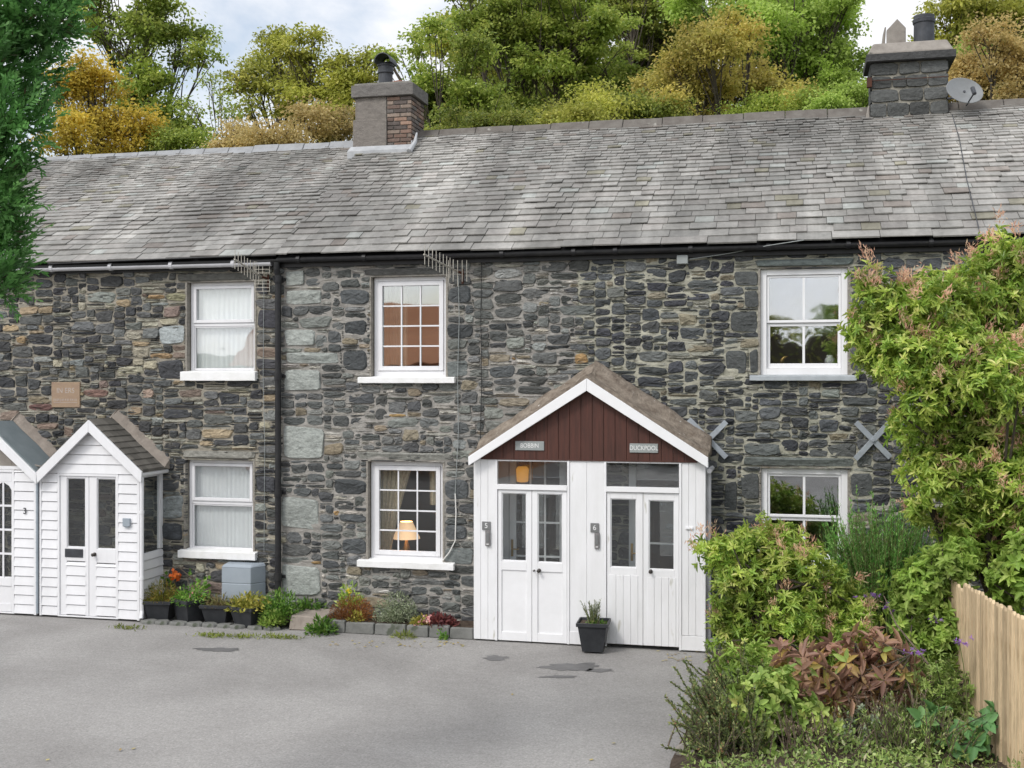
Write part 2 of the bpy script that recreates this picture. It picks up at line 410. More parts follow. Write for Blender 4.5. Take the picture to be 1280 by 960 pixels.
for r in range(NCZ):
    c = 0
    while c < NCX:
        if occ[r, c]: c += 1; continue
        run = 1
        while run < 20 and c + run < NCX and not occ[r, c + run]: run += 1
        x = XL + c * CW; zn = zone(x)
        k = RND.random()
        big = (0.27, 0.33, 0.36)[zn]; thin_p = (0.45, 0.38, 0.31)[zn]
        if k < big: w = RND.randint(7, 15); h = RND.randint(4, 7)
        elif k < big + thin_p: w = RND.randint(6, 17); h = RND.choice([1, 1, 2, 2])
        elif k < 0.93: w = RND.randint(5, 10); h = RND.randint(3, 5)
        else: w = RND.randint(2, 4); h = RND.randint(2, 4)
        if run <= w + 2: w = run
        h = min(h, max(1, int(w * 1.25)))
        hh = 1
        while hh < h and r + hh < NCZ and not occ[r + hh, c:c + w].any(): hh += 1
        h = hh
        occ[r:r + h, c:c + w] = True
        x0, x1, z0, z1 = x, x + w * CW, r * CH, (r + h) * CH
        thin = h <= 2
        power = RND.uniform(3.0, 6.5) if zn == 0 else RND.uniform(2.5, 5.0) if zn == 1 else RND.uniform(2.8, 6)
        stones.append((x0, x1, z0, z1, stone_colour(x, thin), power, RND.uniform(0.014, 0.034) * (0.75 if thin else 1), 0.125))
        c += w

def emit_stone(mb, s):
    x0, x1, z0, z1, col, power, proud, jit = s
    zn = zone((x0 + x1) / 2)
    g = (0.0035, 0.004, 0.0045)[zn] * RND.uniform(0.7, 1.3)
    a = max(0.008, (x1 - x0) / 2 - g); b = max(0.006, (z1 - z0) / 2 - g * 0.9)
    cx = (x0 + x1) / 2; cz = (z0 + z1) / 2
    n = 14 if a > 0.05 else 10
    sk = RND.uniform(-0.12, 0.12) * min(1, jit * 10); tl = RND.uniform(-0.22, 0.22) * min(1, jit * 8)
    ph = RND.uniform(-0.15, 0.15); wd = RND.uniform(-0.32, 0.32) * min(1, jit * 8); wd2 = RND.uniform(-0.2, 0.2) * min(1, jit * 10)
    out = []
    for k in range(n):
        t = 2 * math.pi * (k + 0.5) / n + ph * 0.3
        ct, st = math.cos(t), math.sin(t)
        px = math.copysign(abs(ct) ** (2 / power), ct); pz = math.copysign(abs(st) ** (2 / power), st)
        j = 1 + RND.uniform(-jit, jit * 0.6)
        px *= j * (1 - tl * (pz + 0.2) * 0.5); pz *= (1 + RND.uniform(-jit, jit * 0.6)) * (1 + wd * px if pz > 0 else 1 + wd2 * px) * (0.93 if wd else 1)
        out.append((px, pz + 0.0))
    P = lambda px, pz, y: (cx + a * px + b * pz * sk, y, cz + b * pz)
    vs = []
    dx = RND.uniform(-0.35, 0.35); dz = RND.uniform(-0.35, 0.35)
    tx = RND.uniform(-0.010, 0.010); tz = RND.uniform(-0.016, 0.008)
    rough = 0.0018 if jit <= 0.05 else 0.006 if proud > 0.015 else 0.003
    for (sc, yy, rr) in ((1.0, 0.05, 0), (1.0, -proud * 0.25, 0.003), (0.95 if jit <= 0.05 else RND.uniform(0.86, 0.94), -proud * 0.9, rough), (0.5, -proud * 1.05, rough * 1.3)):
        for px, pz in out:
            q = sc + (RND.uniform(-0.05, 0.05) if 0 < sc < 1 else 0)
            y = yy + RND.uniform(-rr, rr)
            if yy < 0: y += tx * px + tz * pz
            vs.append(P(px * q, pz * q, y))
    vs.append(P(dx * 0.3, dz * 0.3, -proud * 1.1 + RND.uniform(-rough, rough)))
    fs = []
    for L in range(3):
        for k in range(n):
            k2 = (k + 1) % n
            fs.append((L * n + k, L * n + k2, (L + 1) * n + k2, (L + 1) * n + k))
    for k in range(n):
        fs.append((3 * n + k, 3 * n + (k + 1) % n, 4 * n))
    fs = [f[::-1] for f in fs]
    mb.cur = col; mb.add(vs, fs, 0)

# thin slips of slate pinned into the joints; most of each is covered by the bigger stones
main = list(stones)
for _ in range(5200):
    x = RND.uniform(XL + .1, XR - .1); z = RND.uniform(.03, ZTOP - .05); w_ = RND.uniform(.05, .22); h_ = RND.uniform(.014, .034)
    if any(o[0] - w_ - .02 < x < o[1] + .02 and o[2] - h_ < z < o[3] for o in OPEN) or (DS[0] - w_ < x < DS[1] and DS[2] - h_ < z < DS[3]): continue
    if X45 - w_ < x < X45 + .75 and z < 4.7: continue
    zn = zone(x); c = RND.choice([(0.06, 0.062, 0.062), (0.10, 0.105, 0.10), (0.16, 0.165, 0.155), (0.22, 0.215, 0.19), (0.27, 0.26, 0.23)] if zn != 1 else [(0.08, 0.082, 0.082), (0.14, 0.143, 0.135), (0.11, 0.113, 0.108), (0.18, 0.18, 0.168), (0.25, 0.24, 0.22)])
    stones.append((x, x + w_, z, z + h_, gk(c, .85, 1.15), RND.uniform(2.2, 4), RND.uniform(.012, .02), .12))
wall_mb = [MB() for _ in range(4)]
for s in stones:
    emit_stone(wall_mb[which((s[0] + s[1]) / 2)], s)

# bedding mortar behind and between the stones, as one uneven sheet per cottage
def fbm(x, y, z): return noise.noise((x, y, z)) + 0.5 * noise.noise((2.1 * x, 2.1 * y, 2.1 * z + 7)) + 0.25 * noise.noise((4.3 * x, 4.3 * y, 4.3 * z + 3))
def mortar_sheet(mb, xa, xb):
    st = 0.024
    xs = set(np.arange(xa, xb, st).tolist() + [xb]); zs = set(np.arange(0, ZTOP, st).tolist() + [ZTOP])
    ops = [o for o in OPEN if o[1] > xa and o[0] < xb]
    for o in ops: xs |= {o[0], o[1]}; zs |= {o[2], o[3]}
    xs = sorted(xs); zs = sorted(zs)
    idx = {}
    vs = []; cs = []
    for j, z in enumerate(zs):
        for i, x in enumerate(xs):
            zn = zone(x)
            n1 = fbm(x * 4.5, z * 13, 1.3); n2 = fbm(x * 1.3, z * 1.6, 5.1)
            y = (-0.001, -0.006, -0.004)[zn] - 0.011 * n1 - 0.005 * n2
            c = ((0.31, 0.285, 0.235), (0.31, 0.295, 0.27), (0.38, 0.37, 0.30))[zn]
            k = 1 + 0.16 * n2
            if zn == 0 and x > X45 - 1.8: k *= 1.1
            vs.append((x, y, z)); cs.append((c[0] * k, c[1] * k, c[2] * k))
    W = len(xs); fs = []
    for j in range(len(zs) - 1):
        zc = (zs[j] + zs[j + 1]) / 2
        for i in range(W - 1):
            xc = (xs[i] + xs[i + 1]) / 2
            if any(o[0] < xc < o[1] and o[2] < zc < o[3] for o in ops): continue
            fs.append((j * W + i, j * W + i + 1, (j + 1) * W + i + 1, (j + 1) * W + i))
    b = len(mb.v); mb.v.extend(vs); mb.c.extend(cs)
    for f in fs: mb.f.append([b + q for q in f]); mb.m.append(1)
for i, (n, a, b) in enumerate(HOUSES):
    mb = wall_mb[i]
    mortar_sheet(mb, a, b)
    mb.cur = (0.3, 0.28, 0.245)
    for o in OPEN:
        if a < (o[0] + o[1]) / 2 < b:       # rendered reveals
            x0, x1, z0, z1 = o; e = 0.022; dpt = 0.30
            for bx in ((x0 - e, x0 + 0.004, -0.018, dpt, z0, z1), (x1 - 0.004, x1 + e, -0.012, dpt, z0, z1), (x0 - e, x1 + e, -0.01, dpt, z1 - 0.004, z1 + e), (x0 - e, x1 + e, -0.01, dpt, z0 - e, z0 + 0.004)):
                mb.box(*bx, mat=1)
    # party walls, back wall: closed body of the house
    yb = 2 * RY
    mb.box(a + 0.01, a + 0.12, 0.09, yb, 0, ZTOP - 0.02, 1); mb.box(b - 0.12, b - 0.01, 0.09, yb, 0, ZTOP - 0.02, 1); mb.box(a + 0.13, b - 0.13, yb - 0.1, yb, 0, ZTOP - 0.02, 1)
    mb.build('wall', [M['stone'], M['mortar']], cott[i], col=True)
    rm = MB()
    rm.box(a + 0.13, b - 0.13, 0.31, yb - 0.12, 2.55, 2.66); rm.box(a + 0.13, b - 0.13, 2.5, 2.58, 0.02, 2.54); rm.box(a + 0.13, b - 0.13, 2.5, 2.58, 2.67, ZTOP - 0.05)
    rm.box(a + 0.13, b - 0.13, 0.31, yb - 0.12, ZTOP - 0.06, ZTOP - 0.03)
    rm.build('partition', M['room'], cott[i])

# ------------------------------------------------------------------ slate roofs
def roof(xa, xb, ez, rz, seed, owners, split):
    rnd = random.Random(seed)
    run = RY - EY; rise = rz - ez; S = math.hypot(run, rise); cp, sp = run / S, rise / S
    Q = lambda s, n, x: (x, EY + s * cp - n * sp, ez + s * sp + n * cp)
    sag = lambda x, s: 0.028 * noise.noise((x * 0.45 + seed, s * 0.6, 2.0)) + 0.010 * noise.noise((x * 2.2, s * 1.7, seed))
    mbs = {o: MB() for o in owners}
    s = 0.0; i = 0
    while s < S - 0.05:
        q = s / S
        e = (0.185 if seed == 3 else 0.215) * (1 - 0.55 * min(1, q * 1.25)) + rnd.uniform(-0.004, 0.004)
        if i == 0: e = 0.21
        L = e * 2.1
        x = xa - rnd.uniform(0, 0.2)
        wob = rnd.uniform(-0.004, 0.004)
        while x < xb:
            w = rnd.uniform(0.19, 0.40) * (1 - 0.45 * min(1, q * 1.2))
            if i == 0: w = rnd.uniform(0.34, 0.66)
            x0 = max(x, xa); x1 = min(x + w, xb)
            x += w
            if x1 - x0 < 0.03: continue
            xc = (x0 + x1) / 2; sg = sag(xc, s)
            g = 0.003; d0 = rnd.gauss(0, 0.0045) + wob + 0.03 * noise.noise((xc * 0.35, i * 0.12, 4)); d1 = d0 + rnd.uniform(-0.005, 0.005)
            th = rnd.uniform(0.012, 0.02); t0 = 0.041 + rnd.uniform(-0.004, 0.009); t1 = t0 + rnd.uniform(-0.005, 0.005)
            sa, sb = s + d0, s + d1; hd = min(s + L, S)
            slip = rnd.random()
            if slip < 0.008: sa -= 0.03; sb -= 0.022; t0 += 0.01
            P = [Q(sa, t0 + sg - th, x0 + g), Q(sb, t1 + sg - th, x1 - g), Q(hd, sg - 0.004, x1 - g), Q(hd, sg - 0.004, x0 + g),
                 Q(sa + rnd.uniform(0, .006), t0 + sg, x0 + g), Q(sb + rnd.uniform(0, .006), t1 + sg, x1 - g), Q(hd, sg + 0.008, x1 - g), Q(hd, sg + 0.008, x0 + g)]
            k = rnd.gauss(0.755, 0.055)
            base = rnd.choice([(0.30, 0.295, 0.28), (0.27, 0.265, 0.25), (0.33, 0.325, 0.31), (0.27, 0.268, 0.255), (0.29, 0.28, 0.266)])
            if rnd.random() < 0.035: base = (0.345, 0.36, 0.345)
            elif rnd.random() < 0.03: base = (0.25, 0.225, 0.205)
            elif rnd.random() < 0.02: base = (0.25, 0.24, 0.19)
            k *= 1 + 0.30 * noise.noise((xc * 0.33, s * 0.35, 9.0 + seed))
            mb = mbs[split(xc)]; mb.cur = (max(.1, base[0] * k * 1.015), max(.1, base[1] * k), max(.1, base[2] * k * .98))
            mb.hexa(P, 0)
        s += e; i += 1
    for o in owners:
        h = HOUSES[o]; a = max(h[1], xa); b = min(h[2], xb); mb = mbs[o]
        mb.cur = (0.05, 0.05, 0.05)
        # boarding under the slates and the rear slope
        for (p0, p1) in (((EY + 0.03, ez - 0.02), (RY, rz - 0.035)), ((RY, rz - 0.035), (2 * RY + 0.1, ez - 0.05))):
            y0, z0 = p0; y1, z1 = p1
            mb.hexa([(a, y0, z0 - 0.05), (b, y0, z0 - 0.05), (b, y1, z1 - 0.05), (a, y1, z1 - 0.05), (a, y0, z0), (b, y0, z0), (b, y1, z1), (a, y1, z1)], 1)
        for xx in (a + 0.02, b - 0.10):
            mb.prism([(0, 0)] * 0 or [(xx, ZTOP - 0.06), (xx + 0.08, ZTOP - 0.06), (xx + 0.08, ZTOP), (xx, ZTOP)], 0.1, 2 * RY - 0.1, 1)
            # gable triangle above the party wall
            mb.add([(xx + d, y, z) for d in (0, 0.08) for (y, z) in ((0.0, ZTOP - 0.05), (2 * RY, ZTOP - 0.05), (RY, rz - 0.08))], [(0, 1, 2), (5, 4, 3), (0, 3, 4, 1), (1, 4, 5, 2), (2, 5, 3, 0)], 1)
        mb.build('roof', [M['slate'], M['dark']], cott[o], col=True)
        # ridge capping
        rg = MB(); x = a
        rl = 0.46 if o <= 1 else 0.62
        while x < b - 0.02:
            x1 = min(x + rl, b); dz = 0.012 * noise.noise((x * 1.3, 3, 3)) + rnd.uniform(-0.006, 0.006)
            hw = 0.17; hh = 0.055 if o <= 1 else 0.075
            ang = rise / run
            pr = [(-hw, -hw * ang + 0.02), (-hw * 0.55, -hw * .55 * ang + hh), (-0.05, hh * 0.9 + 0.012), (0.05, hh * 0.9 + 0.012), (hw * 0.55, -hw * .55 * ang + hh), (hw, -hw * ang + 0.02), (0, -0.03)]
            n = len(pr)
            vs = [(xx, RY + p, rz + q + dz) for xx in (x + 0.004, x1 - 0.004) for p, q in pr]
            fs = [tuple(range(n)), tuple(range(2 * n - 1, n - 1, -1))] + [(i, n + i, n + (i + 1) % n, (i + 1) % n) for i in range(n)]
            rg.add(vs, fs, 0); x = x1
        rg.build('ridge', M['ridgeclay'] if o <= 1 else M['ridgebrown'], cott[o], bevel=0.008)
M['ridgeclay'] = surf('blue_grey_ridge', (0.30, 0.31, 0.32), (0.23, 0.235, 0.24), 5, 0.7, 30, 0.3)
M['ridgebrown'] = surf('brown_ridge', (0.10, 0.088, 0.078), (0.16, 0.148, 0.132), 6, 0.9, 30, 0.5, spots=((0.3, 0.29, 0.26), 4, 0.66))
XV = X45 + 0.06
roof(XL, XV, EZ_L, RZ_L, 3, [0, 1], lambda x: 0 if x < X34 else 1)
HOUSES_SAVE = list(HOUSES)
HOUSES[2] = ('stone_cottage', XV, X56); 
roof(XV, XR, EZ_R, RZ_R, 8, [2, 3], lambda x: 2 if x < X56 else 3)
HOUSES = HOUSES_SAVE

# eaves boards, gutters, drainpipes
for o, (xa, xb, ez, gm) in enumerate([(XL, X34, EZ_L, 'gutterwhite'), (X34, X45 - 0.02, EZ_L, 'gutterwhite'), (X45 - 0.02, X56, EZ_R, 'pipe'), (X56, XR, EZ_R, 'pipe')]):
    f = MB(); f.box(xa, xb, -0.07, -0.035, ez - 0.135, ez - 0.012); f.build('fascia', M['dark'], cott[o])
    g = MB(); r = 0.043 if gm == 'pipe' else 0.047; gy = -0.15; gz = ez - 0.035 if gm == 'pipe' else ez - 0.06
    for k in range(12):
        a0 = math.pi + math.pi * k / 12; a1 = math.pi + math.pi * (k + 1) / 12
        g.add([(x, gy + rr * math.cos(a), gz + rr * math.sin(a)) for x in (xa, xb) for a in (a0, a1) for rr in (r, r - 0.006)],
              [(0, 4, 6, 2), (1, 3, 7, 5), (0, 2, 3, 1), (4, 5, 7, 6)])
    x = xa + 0.4
    while x < xb:
        g.tube([(x - 0.025, gy, gz - 0.003), (x + 0.025, gy, gz - 0.003)], r + 0.006, 12); x += 0.95
    g.build('gutter', M[gm], cott[o])
dp = MB(); dx = on_y(348, 500, -0.09)[0]
dp.tube([(dx, -0.15, EZ_R - 0.07), (dx, -0.14, EZ_R - 0.16), (dx, -0.10, EZ_R - 0.27), (dx, -0.10, 0.12)], 0.042, 12)
for z in (EZ_R - 0.30, 3.35, 1.75, 0.6):
    dp.tube([(dx, -0.10, z - 0.05), (dx, -0.10, z + 0.05)], 0.052, 12); dp.box(dx - 0.08, dx + 0.08, -0.055, -0.02, z - 0.02, z + 0.02)
dp.tube([(dx, -0.10, 0.14), (dx, -0.13, 0.06), (dx, -0.24, 0.03)], 0.044, 12)
dp.build('downpipe', M['pipe'], cott[2], smooth=False)

# ------------------------------------------------------------------ windows
def frame_bars(mb, x0, x1, z0, z1, w, y0, y1, wb=None):
    wb = wb or w
    mb.box(x0, x0 + w, y0, y1, z0, z1); mb.box(x1 - w, x1, y0, y1, z0, z1)
    mb.box(x0 + w, x1 - w, y0, y1, z1 - w, z1); mb.box(x0 + w, x1 - w, y0, y1, z0, z0 + wb)
def window(o, key, kind, sill_px, silmat='sill'):
    x0, x1, z0, z1 = WIN[key]
    yf = 0.075 if kind != 'sash' else 0.035
    if kind != 'sash': x0 += 0.012
    H = cott[o]; mb = MB()
    x0i, x1i = x0 + 0.005, x1 - 0.002
    z1 -= 0.005
    glass = MB(); bars = MB()
    if kind == 'two':
        frame_bars(mb, x0i, x1i, z0, z1, 0.045, yf, yf + 0.07)
        zm = z0 + (z1 - z0) * 0.535
        mb.box(x0i + 0.045, x1i - 0.045, yf + 0.005, yf + 0.065, zm - 0.02, zm + 0.025)
        frame_bars(mb, x0i + 0.047, x1i - 0.047, zm + 0.027, z1 - 0.047, 0.042, yf - 0.012, yf + 0.05, 0.045)
        frame_bars(mb, x0i + 0.047, x1i - 0.047, z0 + 0.047, zm - 0.022, 0.018, yf + 0.012, yf + 0.05, 0.03)
        glass.box(x0i + 0.07, x1i - 0.07, yf + 0.025, yf + 0.031, zm + 0.05, z1 - 0.08)
        glass.box(x0i + 0.06, x1i - 0.06, yf + 0.031, yf + 0.037, z0 + 0.07, zm - 0.03)
        gm = 'glass2'
    elif kind == 'grid':
        frame_bars(mb, x0i, x1i, z0, z1, 0.055, yf, yf + 0.07, 0.09)
        frame_bars(mb, x0i + 0.058, x1i - 0.058, z0 + 0.093, z1 - 0.058, 0.062, yf - 0.014, yf + 0.05)
        gx0, gx1, gz0, gz1 = x0i + 0.118, x1i - 0.118, z0 + 0.153, z1 - 0.118
        glass.box(gx0, gx1, yf + 0.02, yf + 0.026, gz0, gz1)
        for k in (1, 2):
            xx = gx0 + (gx1 - gx0) * k / 3; bars.box(xx - 0.01, xx + 0.01, yf + 0.006, yf + 0.0175, gz0, gz1)
        for k in (1, 2, 3):
            zz = gz0 + (gz1 - gz0) * k / 4; bars.box(gx0, gx1, yf + 0.004, yf + 0.0165, zz - 0.01, zz + 0.01)
        gm = 'glass5u' if key == '5u' else 'doorglass'
    else:
        frame_bars(mb, x0i, x1i, z0, z1, 0.075, yf, yf + 0.09, 0.085)
        zm = z0 + (z1 - z0) * 0.505
        frame_bars(mb, x0i + 0.077, x1i - 0.077, zm - 0.015, z1 - 0.077, 0.03, yf + 0.02, yf + 0.05, 0.035)
        frame_bars(mb, x0i + 0.077, x1i - 0.077, z0 + 0.087, zm - 0.018, 0.04, yf + 0.045, yf + 0.085, 0.06)
        xm = (x0i + x1i) / 2
        bars.box(xm - 0.015, xm + 0.015, yf + 0.021, yf + 0.048, zm + 0.022, z1 - 0.109); bars.box(xm - 0.015, xm + 0.015, yf + 0.046, yf + 0.083, z0 + 0.148, zm - 0.06)
        glass.box(x0i + 0.105, x1i - 0.105, yf + 0.035, yf + 0.04, zm + 0.018, z1 - 0.105)
        glass.box(x0i + 0.115, x1i - 0.115, yf + 0.062, yf + 0.067, z0 + 0.145, zm - 0.055)
        gm = 'glassold'
    w = mb.build('window', M['upvc'] if kind != 'sash' else M['white'], H, bevel=0.004)
    glass.build('pane', M[gm], w)
    if bars.v: bars.build('glazing_bar', M['upvc'] if kind != 'sash' else M['white'], w)
    sx0, sx1, sz0, sz1 = rect(*sill_px, y=-0.09)
    s = MB()
    n = 12
    for i in range(n):      # uneven old painted sill in short lengths welded together
        pass
    vs = []
    for i in range(n + 1):
        x = sx0 + (sx1 - sx0) * i / n; d = 0.006 * noise.noise((x * 9, 1, 2)); e = 0.008 * noise.noise((x * 11, 5, 2))
        vs += [(x, -0.095 + e, sz0 + d), (x, -0.095 + e, sz1 - 0.008 + d * 0.5), (x, yf + 0.03, sz1 + 0.012), (x, yf + 0.03, sz0)]
    fs = [(i * 4 + k, i * 4 + (k + 1) % 4, (i + 1) * 4 + (k + 1) % 4, (i + 1) * 4 + k) for i in range(n) for k in range(4)]
    fs = [f[::-1] for f in fs] + [(0, 1, 2, 3), (n * 4 + 3, n * 4 + 2, n * 4 + 1, n * 4)]
    s.add(vs, fs); s.build('sill', M[silmat], w, bevel=0.005)
    return w
window(1, '4u', 'two', (225, 464, 319, 476)); window(1, '4l', 'two', (222, 689, 319, 699))
window(2, '5u', 'grid', (447, 471, 568, 479)); window(2, '5l', 'grid', (446, 702, 567, 711))
window(3, '6u', 'sash', (937, 469, 1071, 476), 'greysill'); window(3, '6l', 'sash', (937, 708, 1071, 715), 'greysill')

# rough stone under the left upper sill
# ------------------------------------------------------------------ curtains and lamp behind the glass
def cloth(name, label, cat, xs, zs, y0, amp, freq, mat, group=None, gather=None, seed=0):
    nx, nz = 90, 16; vs = []; fs = []
    for j in range(nz + 1):
        z = zs[0] + (zs[1] - zs[0]) * j / nz
        for i in range(nx + 1):
            q = i / nx; x = xs[0] + (xs[1] - xs[0]) * q
            if gather: x = gather(q, j / nz)
            ph = q * freq * 2 * math.pi + 1.5 * noise.noise((q * 5, j / nz * 0.7, seed))
            vs.append((x, y0 + amp * math.sin(ph) * (0.55 + 0.6 * noise.noise((q * 6, 3, seed))) + 0.8 * amp * noise.noise((q * 17, j * 0.05, seed + 3)), z))
    W = nx + 1
    for j in range(nz):
        for i in range(nx): fs.append((j * W + i, j * W + i + 1, (j + 1) * W + i + 1, (j + 1) * W + i))
    mb = MB(); mb.add(vs, fs)
    o = mb.build(name, mat, smooth=True, org=((xs[0] + xs[1]) / 2, y0, zs[0]))
    return tag(o, label, cat, group)
a = WIN['4u']; cloth('net_curtain', 'white net curtain hanging in the upper window left of the drainpipe', 'curtain', (a[0] + .03, a[1] - .03), (a[2] + .03, a[3] - .02), 0.165, 0.009, 13, M['net'], 'net curtains', seed=1)
a = WIN['4l']; cloth('net_curtain', 'white net curtain hanging in the lower window above the meter box', 'curtain', (a[0] + .03, a[1] - .03), (a[2] + .03, a[3] - .02), 0.165, 0.009, 15, M['net'], 'net curtains', seed=2)
a = WIN['5u']; cloth('cream_curtain', 'plain cream curtain drawn to the left of the upper gridded window', 'curtain', (a[0] + .05, a[0] + 0.40), (a[2], a[3] - .02), 0.34, 0.035, 5, M['curtain'], 'cream curtains', seed=3)
a = WIN['5l']; x0_ = a[0] + 0.05
M['curtaindark'] = surf('patterned_brown_curtain', (0.62, 0.50, 0.34), (0.40, 0.33, 0.22), 22, 0.9, 20, 0.2)
cloth('patterned_curtain', 'brown patterned curtain tied back left of the table lamp', 'curtain', (x0_, x0_ + .5), (a[2], a[3] - .02), 0.36, 0.03, 6, M['curtaindark'], seed=4, gather=lambda q, j: x0_ + q * (0.14 + 0.34 * j ** 1.3))
cloth('grey_curtain', 'narrow grey curtain edge at the right of the lamp window', 'curtain', (a[1] - .30, a[1] - .03), (a[2] + 0.75, a[3] - .02), 0.36, 0.03, 4, M['curtaindark'], seed=5)
lx, lz = on_y(508, 672, 0.6)
lamp = thing('table_lamp', 'lit table lamp with cream coolie shade inside the lower gridded window', 'lamp', (lx, 0.6, lz - 0.4))
sh = MB(); sh.lathe([(0.085, 0.0), (0.195, -0.235)][::-1], (lx, 0.6, lz + 0.225), 28, caps=False); sh.build('lamp_shade', emit_mat('lit_lamp_shade', (0.95, 0.62, 0.36), 0.48), lamp, smooth=True)
st = MB(); st.lathe([(0.07, -0.4), (0.07, -0.38), (0.02, -0.36), (0.035, -0.25), (0.05, -0.15), (0.015, -0.02), (0.012, 0.12)], (lx, 0.6, lz), 16); st.build('lamp_base', M['brass'], lamp, smooth=True)
tb = thing('side_table', 'dark wooden side table under the lit lamp behind the window', 'table', (lx, 0.6, 0))
tt = MB(); tt.box(lx - .35, lx + .35, 0.38, 0.9, lz - .44, lz - .402); tt.build('tabletop', M['wood_gloom'], tb, bevel=0.006)
for sx in (-.3, .3):
    for sy in (0.43, 0.85):
        lg = MB(); lg.hexa([(lx + sx - .018, sy - .018, .02), (lx + sx + .018, sy - .018, .02), (lx + sx + .018, sy + .018, .02), (lx + sx - .018, sy + .018, .02), (lx + sx - .025, sy - .025, lz - .442), (lx + sx + .025, sy - .025, lz - .442), (lx + sx + .025, sy + .025, lz - .442), (lx + sx - .025, sy + .025, lz - .442)]); lg.build('leg', M['wood_gloom'], tb)
pl = bpy.data.lights.new('lamp_bulb', 'POINT'); pl.energy = 5; pl.color = (1, 0.72, 0.42); pl.shadow_soft_size = 0.05
plo = bpy.data.objects.new('lamp_bulb', pl); COL.objects.link(plo); plo.parent = lamp; plo.location = (0, 0, 0.5)
# ornaments on the sash window ledge
ox, oz = on_y(981, 455, 0.2)
orn = MB(); orn.tube([(ox - .04, .2, oz), (ox - .035, .2, oz + .05), (ox, .2, oz + .085), (ox + .04, .2, oz + .095)], [.028, .03, .022, .008], 10)
tag(orn.build('bird_ornament', M['brass'], smooth=True, org=(ox, .2, oz)), 'small tan bird ornament on the ledge of the upper sash window', 'ornament')
ox, oz = on_y(1037, 455, 0.2)
orn = MB(); orn.lathe([(.045, -.02), (.06, .02), (.06, .06), (.035, .09), (.04, .11)], (ox, .2, oz), 16)
tag(orn.build('white_jug', M['upvc'], smooth=True, org=(ox, .2, oz)), 'white jug on the right of the upper sash window ledge', 'jug')

# ------------------------------------------------------------------ iron cross ties, junction box, cables
for (c, ang, arms) in (((885, 549), 0, ((861, 524, 908, 572), (908, 527, 886, 549), (886, 549, 866, 571))), ((1091, 550), 0, ((1070, 528, 1113, 572), (1113, 527, 1069, 574)))):
    t = MB()
    for k, (ax, ay, bx, by) in enumerate(arms):
        A = on_y(ax, ay, -.06); B = on_y(bx, by, -.06); d = Vector((B[0] - A[0], B[1] - A[1])); nrm = Vector((-d.y, d.x)).normalized() * 0.033
        y = -0.055 - 0.012 * min(k, 1)
        t.prism([(A[0] + nrm.x, A[1] + nrm.y), (A[0] - nrm.x, A[1] - nrm.y), (B[0] - nrm.x, B[1] - nrm.y), (B[0] + nrm.x, B[1] + nrm.y)], y, y - 0.011)
    C = on_y(*c, -.06); t.lathe([(0.03, 0), (0.03, 0.03), (0.02, 0.035)], (0, 0, 0), 6) if False else None
    t.tube([(C[0], 0.0, C[1]), (C[0], -0.095, C[1])], 0.024, 6)
    t.build('wall_tie', M['metal'], cott[3], bevel=0.002)
bx = rect(846, 319, 860, 330, -.1); b = MB(); b.box(bx[0], bx[1], -.12, -.03, bx[2], bx[3]); b.build('junction_box', M['slatesign'], cott[3], bevel=.006)
def cable(name, o, pts, r, mat, y=-.045):
    P = []
    for p in pts:
        yy = p[2] if len(p) > 2 else y
        x, z = on_y(p[0], p[1], yy); P.append((x, yy, z))
    m = MB(); m.tube(P, r, 6); return m.build(name, mat, cott[o])
cable('cable', 2, [(573, 345), (574, 400), (572, 470), (573, 540), (569, 617)], 0.005, M['slatesign'])
cable('cable', 2, [(569, 617), (570, 640), (569, 676), (562, 690), (553, 701)], 0.008, M['white_rope'])
cable('cable', 2, [(602, 328), (601, 400), (602, 480), (600, 566)], 0.005, M['dark'])
cable('cable', 3, [(862, 324), (910, 317), (960, 307, -.2), (1005, 300, -.24)], 0.006, M['slatesign'], -.09)
cable('cable', 1, [(60, 330, -.21), (150, 326, -.22), (250, 322, -.22), (345, 319, -.2)], 0.012, M['dark'])
cable('cable', 1, [(330, 350), (329, 470), (331, 560), (330, 690)], 0.004, M['slatesign'])
# ------------------------------------------------------------------ chimneys
def stone_block(mb, x0, x1, z0, z1, yf, col, power, proud, jit=0.05):
    b0 = len(mb.v); emit_stone(mb, (x0, x1, z0, z1, col, power, proud, jit))
    for i in range(b0, len(mb.v)):
        x, y, z = mb.v[i]; mb.v[i] = (x, y + yf, z)
# brick and render stack on the party line of the middle cottage
slope = (RZ_R - EZ_R) / (RY - EY)
def on_roof(px, py):
    lo, hi = EY, RY
    for _ in range(40):
        m = (lo + hi) / 2; x, z = on_y(px, py, m)
        if z > EZ_R + (m - EY) * slope: lo = m
        else: hi = m
    return (x, m, z)
cy0 = on_roof(480, 188)[1]; cy1 = max(cy0 + .62, 3.6)
cx0 = on_y(442, 150, cy0)[0]; cx1 = on_y(514, 150, cy0)[0]; cxm = on_y(483, 150, cy0)[0]
zb = on_y(478, 187, cy0)[1]; zc0 = on_y(478, 121, cy0)[1]; zc1 = on_y(478, 106, cy0)[1]; zst = on_y(478, 149, cy0)[1]
ch = MB()
ch.cur = (0.22, 0.21, 0.19); ch.box(cx0 + .03, cx1 - .02, cy0 + .02, cy1 - .02, zb - .5, zc0, 1)
ch.cur = (0.21, 0.19, 0.17); ch.box(cx0 + 0.03, cxm, cy0 - .005, cy0 + .1, zst, zc0, 1); ch.box(cx0, cxm + .01, cy0 - .03, cy1, zb - .25, zst, 1)
BC = [(0.21, 0.14, 0.11), (0.16, 0.115, 0.095), (0.27, 0.18, 0.135), (0.11, 0.092, 0.083), (0.24, 0.19, 0.155), (0.14, 0.125, 0.115)]
nrow = 13; rh = (zc0 - zb + 0.02) / nrow
